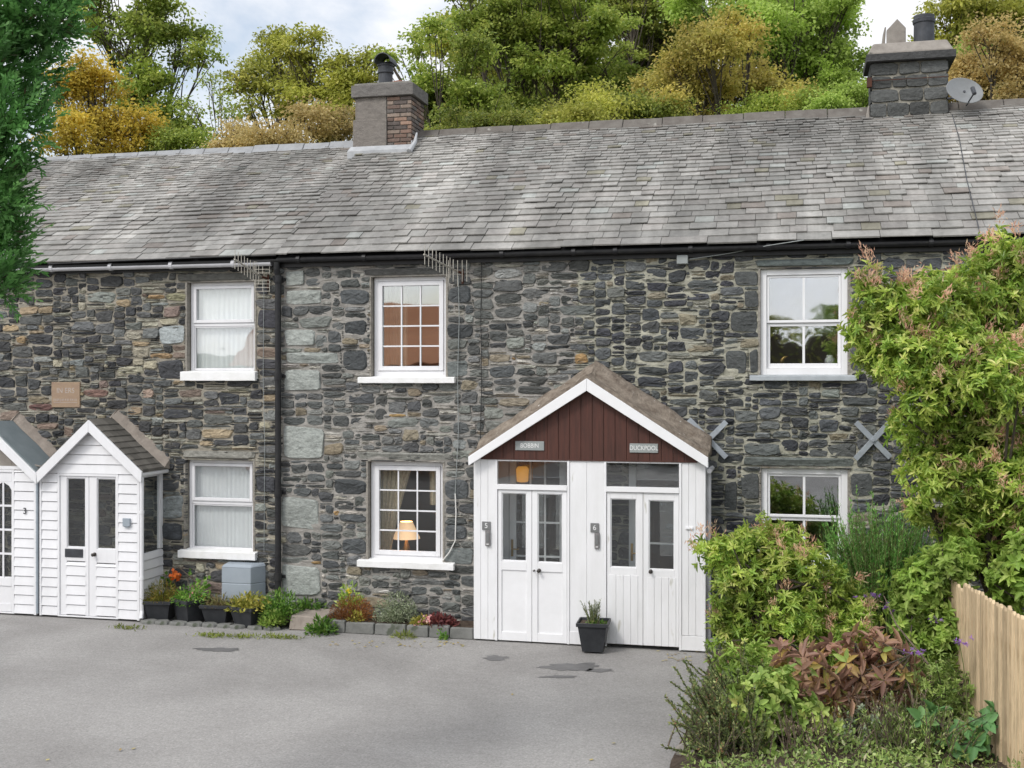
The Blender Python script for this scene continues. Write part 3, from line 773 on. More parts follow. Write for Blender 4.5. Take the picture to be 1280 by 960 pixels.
for r in range(nrow):
    z = zb - 0.02 + r * rh; x = cxm + 0.012 - (0.11 if r % 2 else 0)
    while x < cx1 - 0.01:
        xa = max(x, cxm + 0.012); xb_ = min(x + 0.215, cx1)
        if xb_ - xa > 0.03:
            ch.cur = gk(RND.choice(BC), .8, 1.15); d = RND.uniform(-.004, .004)
            ch.box(xa, xb_, cy0 + d, cy0 + .06, z, z + rh - 0.011)
        x += 0.227
    y = cy0 + 0.062 - (0.10 if r % 2 else 0)
    while y < cy1:
        ya = max(y, cy0 + 0.062); yb_ = min(y + 0.215, cy1)
        if yb_ - ya > 0.03:
            ch.cur = gk(RND.choice(BC), .8, 1.15); ch.box(cx1 - .06, cx1 + RND.uniform(-.004, .004), ya, yb_, z, z + rh - 0.011)
        y += 0.227
ch.cur = (0.17, 0.16, 0.15); ch.box(cx0 - .02, cx1 + .05, cy0 - .06, cy1 + .06, zc0 + .002, zc1, 1)
ch.cur = (0.24, 0.23, 0.21); ch.box(cx0 + .02, cx1 - .0, cy0 - .02, cy1 + .02, zc1 + .001, zc1 + .035, 1)
chim = ch.build('chimney', [M['brick'], M['mortar']], cott[2], col=True, bevel=0.006)
fl = MB(); fl.hexa([(cx0 - .05, cy0 - .16, zb - .16), (cx1 + .0, cy0 - .16, zb - .16), (cx1 + .02, cy0 - .02, zb), (cx0 - .03, cy0 - .034, zb), (cx0 - .05, cy0 - .16, zb - .03), (cx1 + .0, cy0 - .16, zb - .03), (cx1 + .02, cy0 - .035, zb + .06), (cx0 - .03, cy0 - .045, zb + .06)])
fl.box(cx1 + .004, cx1 + .03, cy0 - .03, cy1, zb - .1, zb + .12)
fl.tube([(cx1 + .05, cy0 - .25, zb - .1), (cx1 + .08, cy0 - .05, zb + .08), (cx1 + .09, cy0 + .02, zb + .25)], [.05, .035, .015], 7)
fl.build('flashing', M['lead'], chim, bevel=.006)
pc = on_y(482, 100, 3.4)
pt = MB(); pt.lathe([(.13, 0), (.125, .05), (.115, .30), (.135, .31), (.135, .34), (.125, .345), (.125, .42), (.14, .425), (.14, .46)], (pc[0], 3.4, zc1), 20)
cw = [[(pc[0] + .15 * math.cos(a) * c, 3.4 + .17 * q, zc1 + .46 + .16 * math.sin(a) * c) for a in np.linspace(0, math.pi, 14)] for q, c in ((-1, .9), (-.98, 1), (1, 1), (1, .9))]
pt.tube_rings(cw, 0, False)
pt.build('chimney_cowl', M['potgrey'], chim)
pc = on_y(499, 100, 3.4)
pt = MB(); pt.lathe([(.08, 0), (.08, .06), (.165, .07), (.17, .10), (.14, .14), (.05, .175), (.01, .18)], (pc[0], 3.4, zc1), 20); pt.build('chimney_pot', M['terracotta'], chim, smooth=False)

# stone stack on the right cottage
ry0 = on_roof(1137, 147)[1]; ry1 = max(ry0 + .7, 3.7)
rx0 = on_y(1088, 110, ry0)[0]; rx1 = on_y(1186, 110, ry0)[0]
z0 = on_y(1137, 145, ry0)[1]; z1 = on_y(1137, 76, ry0)[1]; z2 = on_y(1137, 67, ry0)[1]; z3 = on_y(1137, 51, ry0)[1]; zbase = z0
ch = MB(); ch.cur = (0.33, 0.31, 0.26); ch.box(rx0 + .03, rx1 - .03, ry0 + .035, ry1 - .03, zbase - .6, z1, 1)
rows = [0.0, .27, .52, .76, 1.0]
for r in range(4):
    za = z0 + (z1 - z0) * rows[r]; zb_ = z0 + (z1 - z0) * rows[r + 1]
    nb = [4, 3, 4, 3][r]; cuts = [0] + sorted((k + RND.uniform(-.15, .15)) / nb for k in range(1, nb)) + [1]
    for k in range(nb):
        col = gk((0.085, 0.088, 0.085), .7, 1.4)
        stone_block(ch, rx0 + (rx1 - rx0) * cuts[k], rx0 + (rx1 - rx0) * cuts[k + 1], za, zb_, ry0 + .03, col, 6, .03)
    for (xx, sgn) in ((rx0, 1), (rx1, -1)):        # quoin faces on the flanks
        ch.cur = gk((0.085, 0.088, 0.085), .7, 1.3)
        ch.box(xx + .0 * sgn, xx + .035 * sgn, ry0 + .05, ry1 - RND.uniform(.0, .3), za + .012, zb_ - .012, 0)
ch.cur = (0.06, 0.06, 0.06); ch.box(rx0 - .06, rx1 + .09, ry0 - .10, ry1 + .08, z1 + .002, z2, 0)
chim2 = ch.build('chimney', [M['stone'], M['mortar']], cott[3], col=True)
cp = MB(); cp.hexa([(rx0 - .05, ry0 - .08, z2 + .002), (rx1 + .07, ry0 - .08, z2 + .002), (rx1 + .07, ry1 + .06, z2 + .002), (rx0 - .05, ry1 + .06, z2 + .002), (rx0 + .04, ry0 + .02, z3), (rx1 - .02, ry0 + .02, z3), (rx1 - .02, ry1 - .05, z3), (rx0 + .04, ry1 - .05, z3)])
cp.build('chimney_cap', M['cement'], chim2, bevel=.03, seg=2)
hn = MB(); hn.hexa([(rx0 - .06, ry0 - .20, zbase - .24), (rx1 + .05, ry0 - .20, zbase - .24), (rx1 + .05, ry1, zbase - .24), (rx0 - .06, ry1, zbase - .24), (rx0 + .01, ry0 - .02, z0 - .01), (rx1 - .01, ry0 - .02, z0 - .01), (rx1 - .01, ry1, z0 - .03), (rx0 + .01, ry1, z0 - .03)])
hn.hexa([(rx0 - .09, ry0 + .02, zbase - .12), (rx0 - .005, ry0 + .02, zbase - .12), (rx0 - .005, ry1, zbase - .12), (rx0 - .09, ry1, zbase - .12), (rx0 - .03, ry0 + .05, z0 + .2), (rx0 - .005, ry0 + .05, z0 + .2), (rx0 - .005, ry1, z0 + .2), (rx0 - .03, ry1, z0 + .2)])
hn.build('chimney_skirt', M['cement'], chim2, bevel=.02)
sl = MB(); a = on_y(1108, 52, 3.35); b = on_y(1132, 22, 3.35); dw = (b[0] - a[0])
sl.prism([(a[0], z3 - .01), (b[0], z3 - .01), (b[0], z3 + .24), (b[0] - dw * .45, z3 + .38), (a[0], z3 + .22)], 3.3, 3.36)
sl.prism([(a[0] - .06, z3 - .01), (a[0] - .02, z3 - .01), (a[0] + .0, z3 + .3), (a[0] - .02, z3 + .3)], 3.4, 3.8)
sl.build('chimney_slate', M['cement'], chim2, bevel=.006)
pc = on_y(1155, 50, 3.4)
pt = MB(); pt.lathe([(.15, -.01), (.145, .30), (.16, .31), (.165, .36), (.15, .37), (.15, .42), (.13, .42), (.12, .1)], (pc[0], 3.4, z3), 22); pt.build('chimney_pot', M['potgrey'], chim2)
w = MB(); w.tube([(rx0 - .03, ry0 - .03, z1 - .27), (rx1 + .0, ry0 - .03, z1 - .27)], .006, 6); w.box(rx0 - .05, rx0 + .02, ry0 - .05, ry0 + .05, z1 - .36, z1 - .22); w.build('aerial_strap', M['rust'], chim2)
# lightning-thin cable down the roof slates from the dish
def roof_cable(o, pts, r, mat):
    m = MB(); m.tube([Vector(on_roof(*p)) + Vector((0, -.03, .05)) for p in pts], r, 6); m.build('cable', mat, cott[o])
roof_cable(3, [(1190, 148), (1199, 180), (1208, 230), (1216, 262), (1224, 296)], .006, M['potgrey'])
# satellite dish
dxz = on_y(1206, 113, 2.95)
D = thing('satellite_dish', 'grey satellite dish on the right side of the stone chimney', 'satellite dish', (dxz[0], 2.95, dxz[1]))
dm = MB(); Rm = Matrix.Rotation(math.radians(-28), 4, 'X') @ Matrix.Rotation(math.radians(90), 4, 'X'); Rm = Matrix.Rotation(math.radians(20), 4, 'Z') @ Rm
rings = []
for r, d in ((.001, -.05), (.08, -.045), (.16, -.03), (.24, 0), (.25, 0.004), (.25, -.006), (.16, -.042), (.02, -.065)):
    rings.append([tuple(Rm @ Vector((r * 1.1 * math.cos(t), r * .95 * math.sin(t), d)) + Vector((dxz[0], 2.95, dxz[1]))) for t in np.linspace(0, 2 * math.pi, 28, endpoint=False)])
dm.tube_rings(rings); dm.build('reflector', M['dish'], D, smooth=True)
am = MB(); p0 = Vector((dxz[0] + .02, 2.95, dxz[1] - .22)); p1 = p0 + Vector((0.06, -.36, .10)); am.tube([p0, p1], .012, 6); am.tube([p1 + Vector((0, .0, -.02)), p1 + Vector((-.02, .06, .08))], .03, 8); am.build('feed_arm', M['potgrey'], D)
br = MB(); br.tube([(rx1 - .02, 3.15, dxz[1] - .06), (dxz[0], 3.1, dxz[1] - .06), (dxz[0], 2.99, dxz[1])], .018, 6); br.build('bracket', M['potgrey'], D)

# ------------------------------------------------------------------ porches
def boards(mb, xa, xb, n, z0, z1, y0, y1, mat=0):
    for k in range(n):
        a = xa + (xb - xa) * k / n; b = xa + (xb - xa) * (k + 1) / n
        mb.box(a + .0015, b - .0015, y0, y1, z0, z1, mat)
    mb.box(xa, xb, y0 + .008, y1 + .001, z0 + .002, z1 - .002, mat)
def shiplap(mb, xa, xb, z0, z1, y, step=0.132, mat=0, depth=.03):
    z = z0
    while z < z1 - .02:
        zt = min(z + step, z1)
        mb.hexa([(xa, y - .012, z), (xb, y - .012, z), (xb, y + depth, z), (xa, y + depth, z), (xa, y + .002, zt - .010), (xb, y + .002, zt - .010), (xb, y + depth, zt), (xa, y + depth, zt)], mat)
        z = zt
def shiplap_side(mb, x, ya, yb, z0, z1, sgn, step=0.132):
    z = z0
    while z < z1 - .02:
        zt = min(z + step, z1)
        mb.hexa([(x - .03 * sgn, ya, z), (x + .012 * sgn, ya, z), (x + .012 * sgn, yb, z), (x - .03 * sgn, yb, z), (x - .03 * sgn, ya, zt), (x - .002 * sgn, ya, zt - .01), (x - .002 * sgn, yb, zt - .01), (x - .03 * sgn, yb, zt)])
        z = zt
def barge(mb, A, E, A2, E2, y0, y1):
    mb.prism([A, E, E2, A2], y0, y1)
def slope_slab(mb, A, E, y0, y1, thick, nx=26, ny=12, bump=0.0, wall_rise=0.0, seed=0):
    vs = []; W = ny + 1
    for i in range(nx + 1):
        q = i / nx
        for j in range(ny + 1):
            y = y0 + (y1 - y0) * j / ny
            x = A[0] + (E[0] - A[0]) * q; z = A[1] + (E[1] - A[1]) * q
            s = max(0, min(1, (j / ny - .35) / .5)); s = s * s * (3 - 2 * s)
            up = thick + wall_rise * s + bump * noise.noise((x * 5, y * 5, seed)) + bump * .5 * noise.noise((x * 14, y * 14, seed))
            vs.append((x, y, z + up))
    b = (nx + 1) * W
    for i in range(nx + 1):
        q = i / nx
        for j in range(ny + 1):
            vs.append((A[0] + (E[0] - A[0]) * q, y0 + (y1 - y0) * j / ny, A[1] + (E[1] - A[1]) * q))
    fs = []
    for i in range(nx):
        for j in range(ny):
            a = i * W + j; f = (a, a + W, a + W + 1, a + 1); fs.append(f); fs.append(tuple(b + k for k in f[::-1]))
    for i in range(nx):
        for j in (0, ny):
            a = i * W + j; fs.append((a, b + a, b + a + W, a + W) if j == 0 else (a, a + W, b + a + W, b + a))
    for j in range(ny):
        for i in (0, nx):
            a = i * W + j; fs.append((a, a + 1, b + a + 1, b + a) if i == 0 else (a, b + a, b + a + 1, a + 1))
    mb.add(vs, fs)
def gable_fill(mb, A, EL, ER, zb, y0, y1, n, drop=.05, mat=0):
    def top(x):
        if x < A[0]: return A[1] + (EL[1] - A[1]) * (x - A[0]) / (EL[0] - A[0]) - drop
        return A[1] + (ER[1] - A[1]) * (x - A[0]) / (ER[0] - A[0]) - drop
    xl, xr = EL[0], ER[0]
    w = (xr - xl) / n
    for k in range(n):
        a = xl + w * k + .002; b = xl + w * (k + 1) - .002
        pts = [(a, zb), (b, zb)]
        xs = [b] + ([A[0]] if a < A[0] < b else []) + [a]
        tp = [(x, top(x)) for x in xs]
        if all(z <= zb + .005 for x, z in tp): continue
        tp = [(x, max(z, zb + .003)) for x, z in tp]
        mb.prism(pts + tp, y0 + RND.uniform(-.0015, .0015), y1, mat)
def knob(name, parent, px, py, y, mat='knob', r=.022):
    x, z = on_y(px, py, y); m = MB(); m.tube([(x, y, z), (x, y - .012, z), (x, y - .016, z), (x, y - .035, z), (x, y - .055, z), (x, y - .062, z)], [r * 1.1, r * 1.1, r * .4, r * .45, r, r * .6], 14)
    return m.build(name, M[mat], parent, smooth=False)
def leaf_door(porch, xa, xb, za, zb, y, gx, gz, style, mat, glass='doorglass', dense=None):
    d = MB(); t = .045
    g0, g1 = gx; h0, h1 = gz
    d.box(xa, g0, y, y + t, za, zb); d.box(g1, xb, y, y + t, za, zb); d.box(g0, g1, y, y + t, h1, zb)
    if style == 'panel':
        zp = h0 - .115; d.box(g0, g1, y, y + t, zp, h0); d.box(g0, g1, y, y + t, za, za + .11); d.box(g0, g1, y + .014, y + t - .008, za + .11, zp)
    elif style == 'boards':
        zp = h0 - .09; d.box(g0, g1, y, y + t, zp, h0); boards(d, g0 - .02, g1 + .02, 4, za + .002, zp, y - .006, y + .03)
    else:
        zp = h0 - .19; d.box(g0, g1, y, y + t, zp, h0); shiplap(d, g0 - .015, g1 + .015, za + .01, zp - .01, y + .004, .135)
    for bx in ((g0 - .0, g0 + .012, h0, h1), (g1 - .012, g1, h0, h1), (g0 + .012, g1 - .012, h1 - .012, h1), (g0 + .012, g1 - .012, h0, h0 + .012)):
        d.box(bx[0], bx[1], y + .012, y + .035, bx[2], bx[3])
    o = d.build('door', M[mat], porch, bevel=.003)
    p = MB(); p.box(g0 + .002, g1 - .002, y + .022, y + .027, h0 + .002, h1 - .002); p.build('pane', M[glass], o)
    return o

# --- shared porch of the two right hand cottages
PX = lambda px, py=690, y=YP: on_y(px, py, y)[0]
PZ = lambda py, px=735, y=YP: on_y(px, py, y)[1]
xl, xr = PX(592), PX(882)
zt = PZ(575); 
P1 = thing('porch', 'wide white double porch with red brown boarded gable and two pairs of doors', 'porch', ((xl + xr) / 2, YP, 0), 'gabled entrance porches')
pw = MB()
boards(pw, xl, PX(619), 3, .02, zt, YP, YP + .04)
boards(pw, PX(712), PX(755), 2, .02, zt, YP, YP + .04)
pw.box(PX(711), PX(755), YP - .006, YP, .02, .18)
boards(pw, PX(852), xr - .03, 3, .2, zt, YP, YP + .04)
pw.box(PX(852), PX(882), YP - .008, YP + .035, .02, .195)
pw.box(xr - .03, xr, YP - .012, YP + .05, .02, zt - .02)
for x, s in ((xl, 1), (xr, -1)):
    n = 5
    for k in range(n):
        ya = YP + .052 + (-.02 - YP - .052) * k / n; yb_ = YP + .052 + (-.02 - YP - .052) * (k + 1) / n - .004
        pw.box(x, x + .035 * s, ya, yb_, .02, zt)
xm = (PX(712) + PX(755)) / 2
pw.box(xm - .03, xm + .03, YP + .045, -.03, .02, zt + .3)
pw.build('wall_panel', M['whiteold'], P1, bevel=.003)
fr = MB()
for (a, b) in ((619, 712), (755, 852)):
    xa, xb_ = PX(a), PX(b)
    fr.box(xa, xa + .03, YP - .012, YP + .06, .015, zt - .012); fr.box(xb_ - .03, xb_, YP - .012, YP + .06, .015, zt - .012)
    fr.box(xa + .0301, xb_ - .0301, YP - .02, YP + .06, PZ(614), PZ(607.5)); fr.box(xa + .0301, xb_ - .0301, YP - .006, YP + .06, zt - .03, zt - .012)
fr.build('door_frame', M['white'], P1, bevel=.003)
for (a, b) in ((619, 712), (755, 852)):
    f = MB(); f.box(PX(a) + .031, PX(b) - .031, YP + .02, YP + .025, PZ(607), zt - .031); f.build('fanlight', M['glass'], P1)
zd0, zd1 = .02, PZ(614.5)
ya = YP + .004
d1 = leaf_door(P1, PX(622.5), PX(664.5), zd0, zd1, ya, (PX(627), PX(658)), (PZ(705), PZ(618.5)), 'panel', 'white')
d2 = leaf_door(P1, PX(665), PX(708.5), zd0, zd1, ya, (PX(672), PX(703)), (PZ(705.5), PZ(618.5)), 'panel', 'white')
d3 = leaf_door(P1, PX(758.5), PX(803.5), zd0 + .03, zd1, ya, (PX(763), PX(795.5)), (PZ(708), PZ(622.5)), 'boards', 'whiteold')
d4 = leaf_door(P1, PX(804), PX(848.5), zd0 + .03, zd1, ya, (PX(811), PX(843)), (PZ(709), PZ(623.5)), 'boards', 'whiteold')
knob('knob', d2, 674, 713, ya); knob('keyhole', d2, 668, 713, ya, r=.010); knob('knob', d4, 813.5, 714, ya)
BY = YP - .12
A = on_y(733, 473, BY); EL = on_y(585, 571, BY); ER = on_y(885, 572, BY); A2 = on_y(733, 488.5, BY); EL2 = on_y(585.5, 582, BY); ER2 = on_y(885, 585, BY)
bb = MB(); barge(bb, A, EL, A2, EL2, BY, BY + .03); barge(bb, (A[0] + .002, A[1]), ER, (A[0] + .002, A2[1]), ER2, BY, BY + .03)
bb.build('bargeboard', M['white'], P1, bevel=.003)
gb = MB(); gable_fill(gb, A, EL, ER, zt, YP - .012, YP + .02, 21, .05); gb.box(xl + .1, xr - .1, YP - .02, YP + .02, zt - .011, zt + .002)
gb.build('gable_boards', M['redwood'], P1, bevel=.002)
rf = MB(); slope_slab(rf, A, EL, BY + .032, .03, .045, bump=.035, wall_rise=.17, seed=1); slope_slab(rf, A, ER, BY + .032, .03, .045, bump=.035, wall_rise=.18, seed=2)
rf.build('roof', M['moss'], P1)
tp = MB(); tp.tube([(xr + .035, YP + .1, PZ(588)), (xr + .035, YP + .1, .05)], .026, 8); tp.tube([(xr + .045, YP - .02, PZ(586)), (xr + .045, -.1, PZ(586))], .03, 8); tp.build('downpipe', M['gutterwhite'], P1)
# inner doors of both cottages, seen through the porch glass
def inner(o, xa, xb, z1, mat, cols, rows):
    m = MB(); y = -.085
    frame_bars(m, xa, xb, .03, z1, .09, y, y + .05, .1); w = m.build('front_door', M[mat], cott[o], bevel=.004)
    p = MB(); p.box(xa + .09, xb - .09, y + .02, y + .026, .13, z1 - .09); p.build('pane', M['glass'], w)
    b = MB()
    for k in range(1, cols): x = xa + .09 + (xb - xa - .18) * k / cols; b.box(x - .012, x + .012, y + .004, y + .019, .13, z1 - .09)
    for k in range(1, rows): z = .13 + (z1 - .22) * k / rows; b.box(xa + .09, xb - .09, y + .003, y + .018, z - .012, z + .012)
    b.build('glazing_bar', M[mat], w)
    bk = MB(); bk.box(xa, xb, y + .051, y + .065, .03, z1); bk.build('gloom_backing', M['wood_gloom'], w)  # dark brown sheet painted in for the unlit room behind the door glass
    h = MB(); h.box(xa + .025, xa + .055, y - .012, y - .001, 1.0, 1.22); h.tube([(xa + .04, y - .02, 1.1), (xa + .04, y - .045, 1.1), (xa + .14, y - .045, 1.1)], .009, 8); h.build('handle', M['brass'], w)
inner(2, on_y(645, 690, -.085)[0] - .09, on_y(706, 690, -.085)[0] + .02, 2.42, 'upvc', 3, 5)
inner(3, on_y(786, 690, -.085)[0], on_y(858, 690, -.085)[0], 2.42, 'whiteold', 1, 2)
bl = MB(); bl.box(xl + .06, on_y(645, 690, -.085)[0] - .1, -.07, -.045, .03, zt); bl.build('door_lining', M['upvc'], cott[2])
lp = on_y(653, 592, -.2); wl = MB(); wl.lathe([(.05, -.11), (.075, -.10), (.085, .06), (.06, .09)], (lp[0], -.2, lp[1]), 16, caps=True)
wl.build('wall_light', emit_mat('lit_amber_glass', (0.8, 0.36, 0.07), 0.40), cott[2], smooth=True)

# --- left hand porch with shiplap boarding
def small_porch(label, apex, el, er, a2, el2, er2, body, zsplit, door, roofmat, fillet, gable):
    xa, xb = PX(body[0], 690), PX(body[1], 690)
    P = thing('porch', label, 'porch', ((xa + xb) / 2, YP, 0), 'gabled entrance porches')
    ztop = on_y(110, zsplit, YP)[1]
    w = MB()
    d0, d1 = PX(door[0], 690), PX(door[1], 690)
    shiplap(w, xa + .03, d0 - .0, .03, ztop, YP); shiplap(w, d1, xb - .04, .03, ztop, YP)
    w.box(xa, xa + .03, YP - .014, YP + .04, .02, ztop); w.box(xb - .04, xb, YP - .014, YP + .04, .02, ztop)
    return P, w, xa, xb, d0, d1, ztop
PH = lambda px, py: on_y(px, py, BY)
P2, w, xa, xb, d0, d1, ztop = small_porch('narrow white shiplap porch with dark shingle roof and letter plate, left of the plant pots', None, None, None, None, None, None, (50, 175), 592, (72, 148), None, None, None)
A = PH(110, 525); EL = PH(45, 590); ER = PH(177, 590); A2 = PH(110, 540); EL2 = PH(46, 604); ER2 = PH(176, 604)
# boarded gable
z = ztop
while z < A[1] - .12:
    z1_ = z + .132
    def xs_at(zz):
        t = (A[1] - .08 - zz) / (A[1] - EL[1]); return A[0] + (EL[0] - A[0]) * t, A[0] + (ER[0] - A[0]) * t
    l0, r0 = xs_at(z); l1, r1 = xs_at(min(z1_, A[1] - .085)); z1_ = min(z1_, A[1] - .085)
    l0 = max(l0, xa); r0 = min(r0, xb); l1 = max(l1, xa); r1 = min(r1, xb)
    w.hexa([(l0, YP - .012, z), (r0, YP - .012, z), (r0, YP + .03, z), (l0, YP + .03, z), (l1, YP + .002, z1_ - .008), (r1, YP + .002, z1_ - .008), (r1, YP + .03, z1_), (l1, YP + .03, z1_)])
    z = z1_
shiplap_side(w, xb, YP + .05, -.02, .03, on_y(187, 689, -.3)[1], 1); shiplap_side(w, xa, YP + .05, -.02, .03, ztop, -1)
zsb, zst_ = on_y(187, 688, -.3)[1], ztop
w.box(xb - .05, xb - .004, YP + .05, YP + .10, zsb, zst_); w.box(xb - .05, xb - .004, -.1, -.02, zsb, zst_); w.box(xb - .05, xb - .004, YP + .1, -.1, zst_ - .05, zst_)
w.build('wall_panel', M['upvc'], P2, bevel=.002)
sg = MB(); sg.box(xb - .03, xb - .025, YP + .1, -.1, zsb, zst_ - .05); sg.build('side_window', M['glass'], P2)
f = MB(); frame_bars(f, d0, d1, .02, ztop - .002, .035, YP - .008, YP + .05, .02); f.build('door_frame', M['upvc'], P2, bevel=.002)
q = lambda px: PX(px, 690)
qz = lambda py: on_y(112, py, YP)[1]
dl = leaf_door(P2, d0 + .036, q(110.5), .045, ztop - .04, YP + .008, (q(83), q(106)), (qz(685), qz(598)), 'ship', 'upvc')
dr = leaf_door(P2, q(111), d1 - .036, .045, ztop - .04, YP + .008, (q(120.5), q(144)), (qz(686), qz(598)), 'ship', 'upvc')
lt = MB(); lt.box(q(81), q(103.5), YP - .002, YP + .007, qz(697.5), qz(687)); lt.build('letter_plate', M['potgrey'], dl, bevel=.003)
knob('knob', dr, 118.5, 693, YP + .008, r=.025)
bb = MB(); barge(bb, A, EL, A2, EL2, BY, BY + .03); barge(bb, (A[0] + .002, A[1]), ER, (A[0] + .002, A2[1]), ER2, BY, BY + .03); bb.build('bargeboard', M['upvc'], P2, bevel=.003)
def shingles(mb, A, E, y0, y1, col, rows=9):
    for r in range(rows):
        q0, q1 = r / rows, (r + 1) / rows + .03
        y = y0 - RND.uniform(0, .1)
        while y < y1:
            ya, yb_ = max(y, y0), min(y + .16, y1); y += .163
            if yb_ - ya < .01: continue
            xa0 = A[0] + (E[0] - A[0]) * q0; xb0 = A[0] + (E[0] - A[0]) * min(1.0, q1); za0 = A[1] + (E[1] - A[1]) * q0; zb0 = A[1] + (E[1] - A[1]) * min(1.0, q1)
            mb.cur = gk(col, .8, 1.2); t = .018
            mb.hexa([(xa0, ya, za0 - .01), (xb0, ya, zb0 - .01), (xb0, yb_, zb0 - .01), (xa0, yb_, za0 - .01), (xa0, ya, za0 + .014), (xb0, ya, zb0 + .014 + t), (xb0, yb_, zb0 + .014 + t), (xa0, yb_, za0 + .014)])
rf = MB(); shingles(rf, A, ER, BY + .031, -.01, (0.12, 0.112, 0.098)); shingles(rf, A, EL, BY + .031, -.01, (0.12, 0.112, 0.098)); rf.build('roof', M['shingle'], P2, col=True)
fi = MB()
def fillet(mb, A, E, seed):
    n = 24; vs = []
    for i in range(n + 1):
        q_ = -.01 + 1.02 * i / n; x = A[0] + (E[0] - A[0]) * q_; z = A[1] + (E[1] - A[1]) * q_
        e = .03 * noise.noise((x * 4, z * 4, seed)); g = .02 * noise.noise((x * 9, z * 9, seed + 4))
        vs += [(x, -.17 + e, z + .028), (x, -.09 + e, z + .09 + g), (x, 0.02, z + .16 + g), (x, .02, z - .02)]
    fs = [(i * 4 + k, i * 4 + (k + 1) % 4, (i + 1) * 4 + (k + 1) % 4, (i + 1) * 4 + k) for i in range(n) for k in range(4)] + [(0, 1, 2, 3), (4 * n + 3, 4 * n + 2, 4 * n + 1, 4 * n)]
    mb.add(vs, fs)
fillet(fi, A, ER, 1); fillet(fi, A, EL, 2); fi.build('mortar_fillet', M['fillet'], P2)
tp = MB(); x = xb + .035; tp.tube([(x, YP - .01, ztop - .02), (x, YP - .01, .16), (x + .02, YP - .06, .06)], .027, 8); tp.tube([(xb + .06, BY + .04, ztop + .012), (xb + .06, -.03, ztop + .012)], .035, 8)
for zz in (.6, 1.5): tp.tube([(x, YP - .01, zz - .02), (x, YP - .01, zz + .02)], .033, 8)
tp.build('downpipe', M['upvc'], P2)
# --- porch numbered 3 at the frame edge
P3, w, xa, xb, d0, d1, ztop = small_porch('white shiplap porch with the number 3 and blue grey roof, at the left picture edge', *[None] * 6, (-82, 46), 589, (-54, 18), None, None, None)
A = PH(-18, 529); EL = PH(-83, 594); ER = PH(45, 592); A2 = PH(-18, 545); EL2 = PH(-82, 606); ER2 = PH(45, 605)
shiplap_side(w, xb, YP + .05, -.02, .03, ztop, 1); shiplap_side(w, xa, YP + .05, -.02, .03, ztop, -1)
w.box(xa + .031, xb - .041, YP - .01, YP + .03, ztop + .001, ztop + .05)
w.build('wall_panel', M['upvc'], P3, bevel=.002)
g = MB(); gable_fill(g, A, EL, ER, ztop + .052, YP, YP + .03, 7, .06); g.build('gable_boards', M['greensign'] if 'greensign' in M else M['cement'], P3)
f = MB(); frame_bars(f, d0, d1, .02, ztop - .002, .035, YP - .008, YP + .05, .02); f.build('door_frame', M['upvc'], P3, bevel=.002)
q = lambda px: PX(px, 690); qz = lambda py: on_y(0, py, YP)[1]
gx0, gx1 = q(-50), q(14)
dd = leaf_door(P3, d0 + .036, d1 - .036, .045, ztop - .04, YP + .008, (gx0, gx1), (qz(722), qz(602)), 'panel', 'upvc')
b = MB()
for k in range(1, 6): x = gx0 + (gx1 - gx0) * k / 6 ; b.box(x - .012, x + .012, YP + .012, YP + .0295, qz(722), qz(602))
for k in (1, 2, 3): zz = qz(722) + (qz(602) - qz(722)) * k / 4; b.box(gx0, gx1, YP + .011, YP + .0285, zz - .014, zz + .014)
for s in range(3):   # pointed heads to the lights
    c0 = gx0 + (gx1 - gx0) * s / 3; c1 = gx0 + (gx1 - gx0) * (s + 1) / 3; zt_ = qz(602)
    b.prism([(c0, zt_ - .12), (c0 + .04, zt_ - .06), ((c0 + c1) / 2 - .012, zt_ - .01), ((c0 + c1) / 2 - .012, zt_), (c0, zt_)], YP + .010, YP + .02)
    b.prism([(c1, zt_ - .12), (c1 - .04, zt_ - .06), ((c0 + c1) / 2 + .012, zt_ - .01), ((c0 + c1) / 2 + .012, zt_), (c1, zt_)], YP + .010, YP + .02)
b.build('glazing_bar', M['upvc'], dd)
bb = MB(); barge(bb, A, EL, A2, EL2, BY, BY + .03); barge(bb, (A[0] + .002, A[1]), ER, (A[0] + .002, A2[1]), ER2, BY, BY + .03); bb.build('bargeboard', M['upvc'], P3, bevel=.003)
rf = MB(); slope_slab(rf, A, EL, BY + .032, -.01, .02, bump=.003, seed=1); slope_slab(rf, A, ER, BY + .032, -.01, .02, bump=.003, seed=2); rf.build('roof', M['felt'], P3)
fi = MB(); fillet(fi, A, ER, 5); fillet(fi, A, EL, 6); fi.build('mortar_fillet', M['fillet'], P3)
tp = MB(); x = xb + .022; tp.tube([(x, YP - .02, ztop - .05), (x, YP - .02, .05)], .018, 8)
for k in range(14): tp.tube([(x, YP - .02, .2 + k * .14 - .008), (x, YP - .02, .2 + k * .14 + .008)], .021, 8)
tp.build('downpipe', M['meter'], P3)

